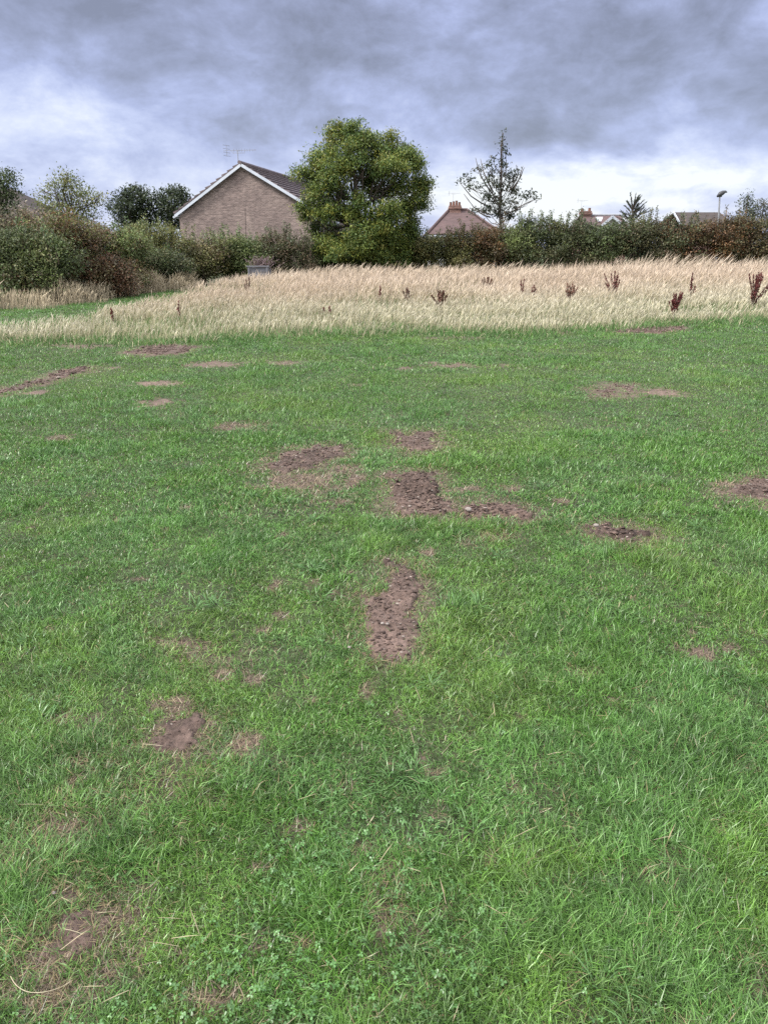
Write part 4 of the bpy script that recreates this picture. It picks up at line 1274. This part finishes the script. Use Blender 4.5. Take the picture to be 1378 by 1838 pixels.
# ------------------------------------------------------------------ street lamp, fence, planter
YL = 56.0
lb = at(1286, 470, YL); lb[2] = 0
lamp = thing('street_lamp', lb, 'street lamp with a dark hooded head rising behind the right hedge', 'street lamp')
tp = at(1291, 350, YL)
m_ = MB(); m_.tube([lb, lb + (tp - lb) * .3, tp], [.1, .075, .055], 8); m_.build('pole', M['metal'], lamp, lb)
m_ = MB(); d0 = np.array([1, 0, .55]); d0 /= np.linalg.norm(d0)
a = tp + np.array([-.08, 0, .0])
m_.tube([a - d0 * .12 - [0, 0, .05], a + d0 * .1, a + d0 * .32, a + d0 * .5 + [.02, 0, -.02], a + d0 * .56 + [.08, 0, -.1]], [.06, .17, .15, .08, .03], 8); m_.build('lamp_head', M['dark'], lamp, lb, smooth=True)
m_ = MB(); m_.tube([a + d0 * .14 + [.05, 0, -.12], a + d0 * .14 + [.07, 0, -.2]], [.09, .05], 8); m_.build('lens', M['glass'], lamp, lb)

YF = 37.0
fb = at(1175, 470, YF); fb[2] = 0
fence = thing('palisade_fence', fb, 'blue grey palisade fence showing through the right hedge', 'fence')
xa, xb = at(1138, 440, YF)[0], at(1205, 440, YF)[0]
zf = at(1170, 428, YF)[2]
for z_ in (.5, zf - .4):
    MB().abox(((xa + xb) / 2, YF + .04, z_), xb - xa, .04, .06).build('rail', M['fence'], fence, fb)
for k in range(13):
    x_ = xa + (xb - xa) * k / 12
    m_ = MB(); m_.abox((x_, YF, zf / 2 - .1), .065, .03, zf - .2)
    m_.add([(x_ - .032, YF - .015, zf - .2), (x_ + .032, YF - .015, zf - .2), (x_ + .032, YF + .015, zf - .2), (x_ - .032, YF + .015, zf - .2), (x_, YF, zf)], [(0, 1, 4), (1, 2, 4), (2, 3, 4), (3, 0, 4)])
    m_.build('pale', M['fence'], fence, fb)

YP = 33.4
pb_ = at(464, 500, YP); pb_[2] = 0
plt = thing('planter_box', pb_, 'grey weathered wooden planter box at the foot of the hedge', 'planter')
zt = at(464, 478, YP)[2]; wd = 37 * ppm(YP)
for k in range(4):
    z_ = zt - .14 - k * .2
    if z_ < .05: break
    m_ = MB(); m_.abox((pb_[0], YP, z_), wd, .04, .185); m_.build('front_board', M['wood'], plt, pb_)
for s_ in (-1, 1):
    m_ = MB(); m_.abox((pb_[0] + s_ * (wd / 2 - .02), YP + .42, zt / 2), .04, .8, zt - .06); m_.build('side_panel', M['wood'], plt, pb_)
    m_ = MB(); m_.abox((pb_[0] + s_ * (wd / 2 - .05), YP - .04, zt / 2), .08, .04, zt - .02); m_.build('corner_post', M['wood'], plt, pb_)
m_ = MB(); m_.abox((pb_[0], YP + .84, zt / 2), wd, .04, zt - .06); m_.build('back_panel', M['wood'], plt, pb_)
m_ = MB(); m_.abox((pb_[0], YP - .0, zt), wd + .1, .14, .05); m_.build('top_rail', M['wood'], plt, pb_)
m_ = MB(); m_.abox((pb_[0], YP + .42, zt - .16), wd - .1, .74, .06); m_.build('soil', M['twig'], plt, pb_)
hb = np.array([pb_[0] + .15, YP + .4, zt - .13])
hth = thing('heather', hb, 'dry mauve brown heather growing out of the grey planter box', 'plant')
st = MB(); c, d = [], []
for k in range(85):
    e = hb + np.array([R.normal(0, .33), R.normal(0, .14), R.uniform(.25, .58)])
    s0 = hb + np.array([R.normal(0, .2), R.normal(0, .1), 0])
    st.tube([s0, (s0 + e) / 2 + R.normal(size=3) * .03, e], [.009, .007, .004], 4)
    for q in R.uniform(.4, 1, 12):
        c.append(s0 + (e - s0) * q); d.append(unit(1)[0] * .5 + [0, 0, .8])
c, d = np.array(c), np.array(d); d /= np.linalg.norm(d, axis=1, keepdims=True)
s = np.cross(d, unit(len(d))); s /= np.linalg.norm(s, axis=1, keepdims=True)
V, Q = leaf_quads(c, d, s, R.uniform(.05, .1, len(c)), R.uniform(.02, .035, len(c)))
st.build('stem', M['twig'], hth, hb)
mesh_np('foliage', V, [Q], M['leaf'], hth, hb, np.repeat(np.array([.30, .22, .23]) * R.uniform(.6, 1.3, (len(c), 1)), 4, 0))

# ------------------------------------------------------------------ dried docks in the tall grass
DOCK = [(730, 517, 543, 11, 21.5, 5, 'small forked red brown dock left of the round bushy one'),
        (790, 520, 558, 17, 19.5, 15, 'rounded bushy dark dock nearest the middle of the grass'),
        (872, 496, 530, 17, 25, 9, 'faded spreading dock halfway between bushy dock and tree spire'),
        (934, 500, 525, 4, 24, 2, 'slim upright dock stalk below the spire tree'),
        (954, 511, 536, 9, 22.5, 3, 'leaning dock stalk with curved tip right of the slim one'),
        (1097, 485, 524, 15, 23.5, 7, 'tall loose dock with several red spikes below the white dormer'),
        (1235, 490, 524, 5, 22.8, 3, 'single thick dark dock spike above the low crimson dock'),
        (1210, 524, 570, 17, 18.3, 11, 'low crimson fan shaped dock close to the mown edge'),
        (1346, 488, 542, 21, 20.6, 12, 'large leaning dark red dock near the right edge'),
        (447, 498, 522, 6, 25, 4, 'small brown dock in front of the planter box'),
        (320, 541, 562, 3, 17.5, 1, 'lone short dock spike at the left of the tall grass'),
        (202, 551, 572, 3, 16.5, 1, 'leftmost tiny dock spike beside the mown strip'),
        (582, 552, 566, 3, 18, 1, 'tiny dock spike, left one of a close pair'),
        (592, 549, 570, 3, 17.8, 1, 'tiny dock spike, right one of a close pair'),
        (682, 513, 540, 3, 22, 1, 'lone thin dock spike left of the small forked dock'),
        (1018, 508, 542, 13, 21.5, 8, 'brown withered dock between the leaning stalk and tall loose dock')]
for (px, pt, pb2, hw, Y, ns, lab) in DOCK:
    base = at(px, 560, Y); base[2] = hgt(np.array([base[0]]), np.array([Y]))[0]
    zt = at(px, pt, Y)[2]; zb = max(.1, at(px, pb2, Y)[2] * .9)
    t = thing('dock_plant', base, lab, 'dock plant', 'dried docks in the tall grass')
    wv = hw * ppm(Y)
    dull = 1.0
    cr_ = np.array([.135, .036, .034])
    if 'faded' in lab or 'withered' in lab: cr_ = np.array([.2, .105, .075])
    if 'bushy' in lab: cr_ = np.array([.16, .085, .06])
    if 'brown dock' in lab: cr_ = np.array([.16, .09, .07])
    for k in range(ns):
        fx = 0 if ns == 1 else (-1 + 2 * k / (ns - 1)) * R.uniform(.5, 1.05) + R.normal(0, .22)
        ztk = zt * (1 - .42 * min(1, abs(fx) + .2) * R.random()) if k != ns // 2 else zt
        lean = .25 if 'leaning' in lab else 0
        e = base + np.array([fx * wv + lean * wv * 1.2, R.normal(0, .08), ztk - base[2]])
        mid_ = base + (e - base) * .5 + np.array([-fx * wv * .15, 0, 0])
        sm = MB(); sm.tube([base, mid_, e], [.009, .008, .004], 5)
        so_ = sm.build('stem', M['twig'], t, base)
        m2 = int(36 + 85 * (ztk - zb))
        q0_ = R.uniform(-.12, .22); q = R.uniform(min(.7, max(.12, zb / max(ztk, .2) + q0_)), 1, m2) if ztk > zb else R.uniform(.3, 1, m2)
        ctr = np.where((q < .5)[:, None], base + (mid_ - base) * (q * 2)[:, None], mid_ + (e - mid_) * ((q - .5) * 2)[:, None])
        rr = (.010 + .017 * np.sin(np.pi * np.clip(q, 0, 1) ** 1.3)) * (1.0 if Y < 22 else 1.2)
        c = ctr + R.normal(size=(m2, 3)) * rr[:, None] * .55
        d = R.normal(size=(m2, 3)) * .5 + np.array([0, 0, .8]); d /= np.linalg.norm(d, axis=1, keepdims=True)
        s = np.cross(d, unit(m2)); s /= np.linalg.norm(s, axis=1, keepdims=True)
        V, Q = leaf_quads(c, d, s, R.uniform(.035, .075, m2), R.uniform(.02, .035, m2))
        mesh_np('seed_head', V, [Q], M['leaf'], so_, base, np.repeat(cr_ * R.uniform(.6, 1.5, (m2, 1)), 4, 0))

# ------------------------------------------------------------------ small loose things on the lawn
def straw(pts, r, lab):
    P = [ground(*p) for p in pts]
    P = [np.array([p[0], p[1], hgt(np.array([p[0]]), np.array([p[1]]))[0] + z_]) for p, z_ in zip(P, [.02] * len(P))]
    # smooth through points
    out_ = []
    for i in range(len(P) - 1):
        p0 = P[max(i - 1, 0)]; p1 = P[i]; p2 = P[i + 1]; p3 = P[min(i + 2, len(P) - 1)]
        for t in np.linspace(0, 1, 5)[:-1]:
            out_.append(.5 * ((2 * p1) + (-p0 + p2) * t + (2 * p0 - 5 * p1 + 4 * p2 - p3) * t * t + (-p0 + 3 * p1 - 3 * p2 + p3) * t ** 3))
    out_.append(P[-1])
    m_ = MB(); m_.tube(out_, [r * (1 - .4 * i / len(out_)) for i in range(len(out_))], 5)
    o_ = m_.build('straw_stalk', M['straw'], None, out_[0], smooth=True)
    return tag(o_, lab, 'straw', 'dry straw stalks on the lawn')


M['straw'] = noisy_mat('straw', (.24, .20, .13), (.38, .33, .23), 30, .6, 0)
straw([(22, 1762), (32, 1778), (52, 1790), (80, 1791), (110, 1783), (132, 1770)], .0011, 'curved pale straw lying in the bottom left corner')
straw([(118, 1677), (132, 1680), (150, 1686)], .0009, 'short pale straw on the worn muddy patch')
straw([(258, 1344), (275, 1345), (294, 1347)], .0011, 'pale straw beside the reddish bare soil patch')
straw([(1108, 1672), (1118, 1652), (1131, 1627)], .0009, 'upright yellow straw low in the right half of the lawn')
straw([(776, 1536), (792, 1541), (808, 1545)], .0008, 'short straw right of the dry strip near the bottom')
straw([(792, 1361), (803, 1348), (812, 1337)], .0008, 'slanting straw right of centre in the lower lawn')


def stone(px, py, r, lab, zoff=.0):
    c = ground(px, py); z_ = hgt(np.array([c[0]]), np.array([c[1]]))[0] + r * .35 + zoff
    v = IV * (1 + .12 * R.normal(size=(len(IV), 1))) * np.array([1.2, .9, .75]) * r + np.array([c[0], c[1], z_])
    o_ = mesh_np('stone', v, [IF], M['stone'], loc=np.array([c[0], c[1], z_ - r * .4]), smooth=True)
    return tag(o_, lab, 'stone', 'pale stones in the soil patches')


stone(840, 926, .018, 'pale stone at the left end of the low soil heap', .02)
stone(1068, 955, .014, 'pale stone among the dark turned clods', .03)
stone(686, 1129, .008, 'small pale stone, left of two in the long soil patch', .02)
stone(695, 1130, .007, 'small pale stone, right of two in the long soil patch', .02)
stone(98, 1608, .005, 'rounded pebble in the small muddy hollow', .01)
stone(627, 1174, .006, 'pale chip lying in grass beside the long soil patch', .03)

# ------------------------------------------------------------------ camera
cd = bpy.data.cameras.new('camera'); cam = bpy.data.objects.new('camera', cd); COL.objects.link(cam)
cam.location = (0, 0, CAMZ); cam.rotation_euler = (math.pi / 2 - TH, 0, 0)
cd.sensor_width = 36; cd.sensor_fit = 'AUTO'; cd.lens = 36 * F / 1838.0
cd.clip_start = .05; cd.clip_end = 5000
SC.camera = cam

# ------------------------------------------------------------------ sun and sky
SUN_EL, SUN_AZ = math.radians(48), math.radians(250)       # azimuth from +Y clockwise: behind the viewer to the left
sd = np.array([math.sin(SUN_AZ) * math.cos(SUN_EL), math.cos(SUN_AZ) * math.cos(SUN_EL), math.sin(SUN_EL)])
ld = bpy.data.lights.new('sun', 'SUN'); ld.energy = 3.2; ld.angle = math.radians(13); ld.color = (1, .96, .9)
lo_ = bpy.data.objects.new('sun', ld); COL.objects.link(lo_); lo_.location = (0, 0, 50)
lo_.rotation_euler = Vector((-sd[0], -sd[1], -sd[2])).to_track_quat('-Z', 'Y').to_euler()

wd_ = bpy.data.worlds.new('World'); SC.world = wd_; wd_.use_nodes = True
nt = wd_.node_tree
for n_ in list(nt.nodes): nt.nodes.remove(n_)
out = nt.nodes.new('ShaderNodeOutputWorld'); bg = nt.nodes.new('ShaderNodeBackground'); bg.inputs[1].default_value = .1
nt.links.new(bg.outputs[0], out.inputs[0])
sky = nt.nodes.new('ShaderNodeTexSky'); sky.sky_type = 'NISHITA'; sky.sun_disc = False
sky.sun_elevation = SUN_EL; sky.sun_rotation = SUN_AZ


def mth(op, a, b=None, clamp=False):
    n_ = nt.nodes.new('ShaderNodeMath'); n_.operation = op; n_.use_clamp = clamp
    for i, v in enumerate((a, b)):
        if v is None: continue
        if hasattr(v, 'is_output'): nt.links.new(v, n_.inputs[i])
        else: n_.inputs[i].default_value = v
    return n_.outputs[0]


tc = nt.nodes.new('ShaderNodeTexCoord'); sp = nt.nodes.new('ShaderNodeSeparateXYZ')
nrmv = nt.nodes.new('ShaderNodeVectorMath'); nrmv.operation = 'NORMALIZE'
nt.links.new(tc.outputs['Generated'], nrmv.inputs[0]); nt.links.new(nrmv.outputs[0], sp.inputs[0])
dx, dy, dz = sp.outputs
den = mth('ADD', mth('MAXIMUM', dz, 0.0), .22)
cb_ = nt.nodes.new('ShaderNodeCombineXYZ')
nt.links.new(mth('DIVIDE', dx, den), cb_.inputs[0]); nt.links.new(mth('DIVIDE', dy, den), cb_.inputs[1])


def noise(scale, detail, rough, dist, off=(0, 0, 0), st=(1, 1, 1)):
    mp = nt.nodes.new('ShaderNodeMapping'); mp.inputs['Location'].default_value = off; mp.inputs['Scale'].default_value = st
    nt.links.new(cb_.outputs[0], mp.inputs[0])
    n_ = nt.nodes.new('ShaderNodeTexNoise'); n_.inputs['Scale'].default_value = scale; n_.inputs['Detail'].default_value = detail
    n_.inputs['Roughness'].default_value = rough; n_.inputs['Distortion'].default_value = dist
    nt.links.new(mp.outputs[0], n_.inputs['Vector'])
    return n_.outputs[0]


nA = noise(.9, 9, .55, .35, (3.1, 1.7, 0))
nB = noise(2.6, 8, .55, .3, (7.7, 2.2, 0))
nW = noise(1.6, 6, .55, 0, (1.3, 9.2, 0))
az = mth('ARCTAN2', dx, dy); el = mth('ARCSINE', dz)
cang = nt.nodes.new('ShaderNodeCombineXYZ'); nt.links.new(az, cang.inputs[0]); nt.links.new(mth('MULTIPLY', el, 1.7), cang.inputs[1])
nCn = nt.nodes.new('ShaderNodeTexNoise'); nCn.inputs['Scale'].default_value = 6.5; nCn.inputs['Detail'].default_value = 8; nCn.inputs['Roughness'].default_value = .66; nCn.inputs['Distortion'].default_value = .25
nt.links.new(cang.outputs[0], nCn.inputs['Vector']); nC_ = nCn.outputs[0]
nDn = nt.nodes.new('ShaderNodeTexNoise'); nDn.inputs['Scale'].default_value = 17; nDn.inputs['Detail'].default_value = 7; nDn.inputs['Roughness'].default_value = .6; nDn.inputs['Distortion'].default_value = .4
nt.links.new(cang.outputs[0], nDn.inputs['Vector']); nD_ = nDn.outputs[0]
nEn = nt.nodes.new('ShaderNodeTexNoise'); nEn.inputs['Scale'].default_value = 8.5; nEn.inputs['Detail'].default_value = 5; nEn.inputs['Roughness'].default_value = .5; nEn.inputs['Distortion'].default_value = .5
eo = nt.nodes.new('ShaderNodeVectorMath'); eo.inputs[1].default_value = (4.3, 2.9, 1.1); nt.links.new(cang.outputs[0], eo.inputs[0])
nt.links.new(eo.outputs[0], nEn.inputs['Vector']); nE_ = nEn.outputs[0]
azw = mth('ADD', az, mth('MULTIPLY', mth('SUBTRACT', nW, .5), .22)); elw = mth('ADD', el, mth('MULTIPLY', mth('SUBTRACT', nB, .5), .075))


def blob(px, py, sx, sy, amp):
    d = ray(px, py); d = d / np.linalg.norm(d)
    a0, e0 = math.atan2(d[0], d[1]), math.asin(d[2])
    q = mth('ADD', mth('POWER', mth('DIVIDE', mth('ABSOLUTE', mth('SUBTRACT', azw, a0)), sx / F), 2.0), mth('POWER', mth('DIVIDE', mth('ABSOLUTE', mth('SUBTRACT', elw, e0)), sy / F), 2.0))
    return mth('MULTIPLY', mth('EXPONENT', mth('MULTIPLY', q, -1.0)), amp)


val = mth('ADD', mth('MULTIPLY', mth('SUBTRACT', nA, .5), .7), mth('MULTIPLY', mth('SUBTRACT', nB, .5), .30))
val = mth('ADD', val, .53)
val = mth('ADD', val, mth('ADD', mth('MULTIPLY', mth('SUBTRACT', nC_, .5), 1.05), mth('ADD', mth('MULTIPLY', mth('SUBTRACT', nD_, .5), .40), mth('MULTIPLY', mth('SUBTRACT', mth('ABSOLUTE', mth('SUBTRACT', nE_, .5)), .09), .65))))
for bl in [(1200, 322, 320, 46, .40), (900, 352, 220, 36, .26), (1050, 400, 500, 40, .16), (40, 235, 140, 60, .20), (200, 345, 330, 60, .10), (1180, 100, 330, 100, -.32), (1050, 250, 190, 36, -.22),
           (60, 30, 330, 60, -.18), (560, 120, 120, 70, -.16), (870, 80, 60, 40, .16), (740, 175, 150, 40, .12), (200, 130, 250, 50, .06), (690, 10, 900, 50, -.12)]:
    val = mth('ADD', val, blob(*bl))
# sky overhead and behind the viewer brightened as added fill, outside the view
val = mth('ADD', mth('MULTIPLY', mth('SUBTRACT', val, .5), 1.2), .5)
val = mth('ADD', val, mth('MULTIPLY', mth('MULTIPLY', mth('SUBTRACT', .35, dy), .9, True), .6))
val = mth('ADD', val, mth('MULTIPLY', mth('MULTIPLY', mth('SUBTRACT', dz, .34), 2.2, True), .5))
rp = nt.nodes.new('ShaderNodeValToRGB'); cr = rp.color_ramp
stops = [(0.0, (.118, .125, .172)), (.25, (.168, .183, .268)), (.46, (.222, .247, .378)), (.66, (.295, .324, .455)), (.86, (.385, .41, .49)), (1.0, (.47, .485, .51))]
cr.elements[0].position = stops[0][0]; cr.elements[0].color = (*stops[0][1], 1)
cr.elements[1].position = stops[-1][0]; cr.elements[1].color = (*stops[-1][1], 1)
for (p, c) in stops[1:-1]:
    e_ = cr.elements.new(p); e_.color = (*c, 1)
nt.links.new(mth('ADD', val, 0, True), rp.inputs[0])
scl = nt.nodes.new('ShaderNodeVectorMath'); scl.operation = 'SCALE'; nt.links.new(mth('ADD', 10.0, mth('ADD', mth('MULTIPLY', mth('MULTIPLY', mth('SUBTRACT', dz, .34), 2.2, True), 19.0), mth('MULTIPLY', mth('MULTIPLY', mth('SUBTRACT', .3, dy), 1.4, True), 3.0))), scl.inputs[3])  # extra cloud gain overhead and behind the viewer, added as fill light
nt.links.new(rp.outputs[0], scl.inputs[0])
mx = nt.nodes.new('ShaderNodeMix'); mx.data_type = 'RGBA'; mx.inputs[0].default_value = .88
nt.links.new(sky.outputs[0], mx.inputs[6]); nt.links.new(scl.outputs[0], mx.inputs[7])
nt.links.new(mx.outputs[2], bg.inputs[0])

SC.view_settings.view_transform = 'Standard'; SC.view_settings.look = 'None'
SC.view_settings.exposure = 1.05; SC.view_settings.gamma = 1
SC.cycles.max_bounces = 6; SC.cycles.diffuse_bounces = 3; SC.cycles.transmission_bounces = 3; SC.cycles.use_denoising = False
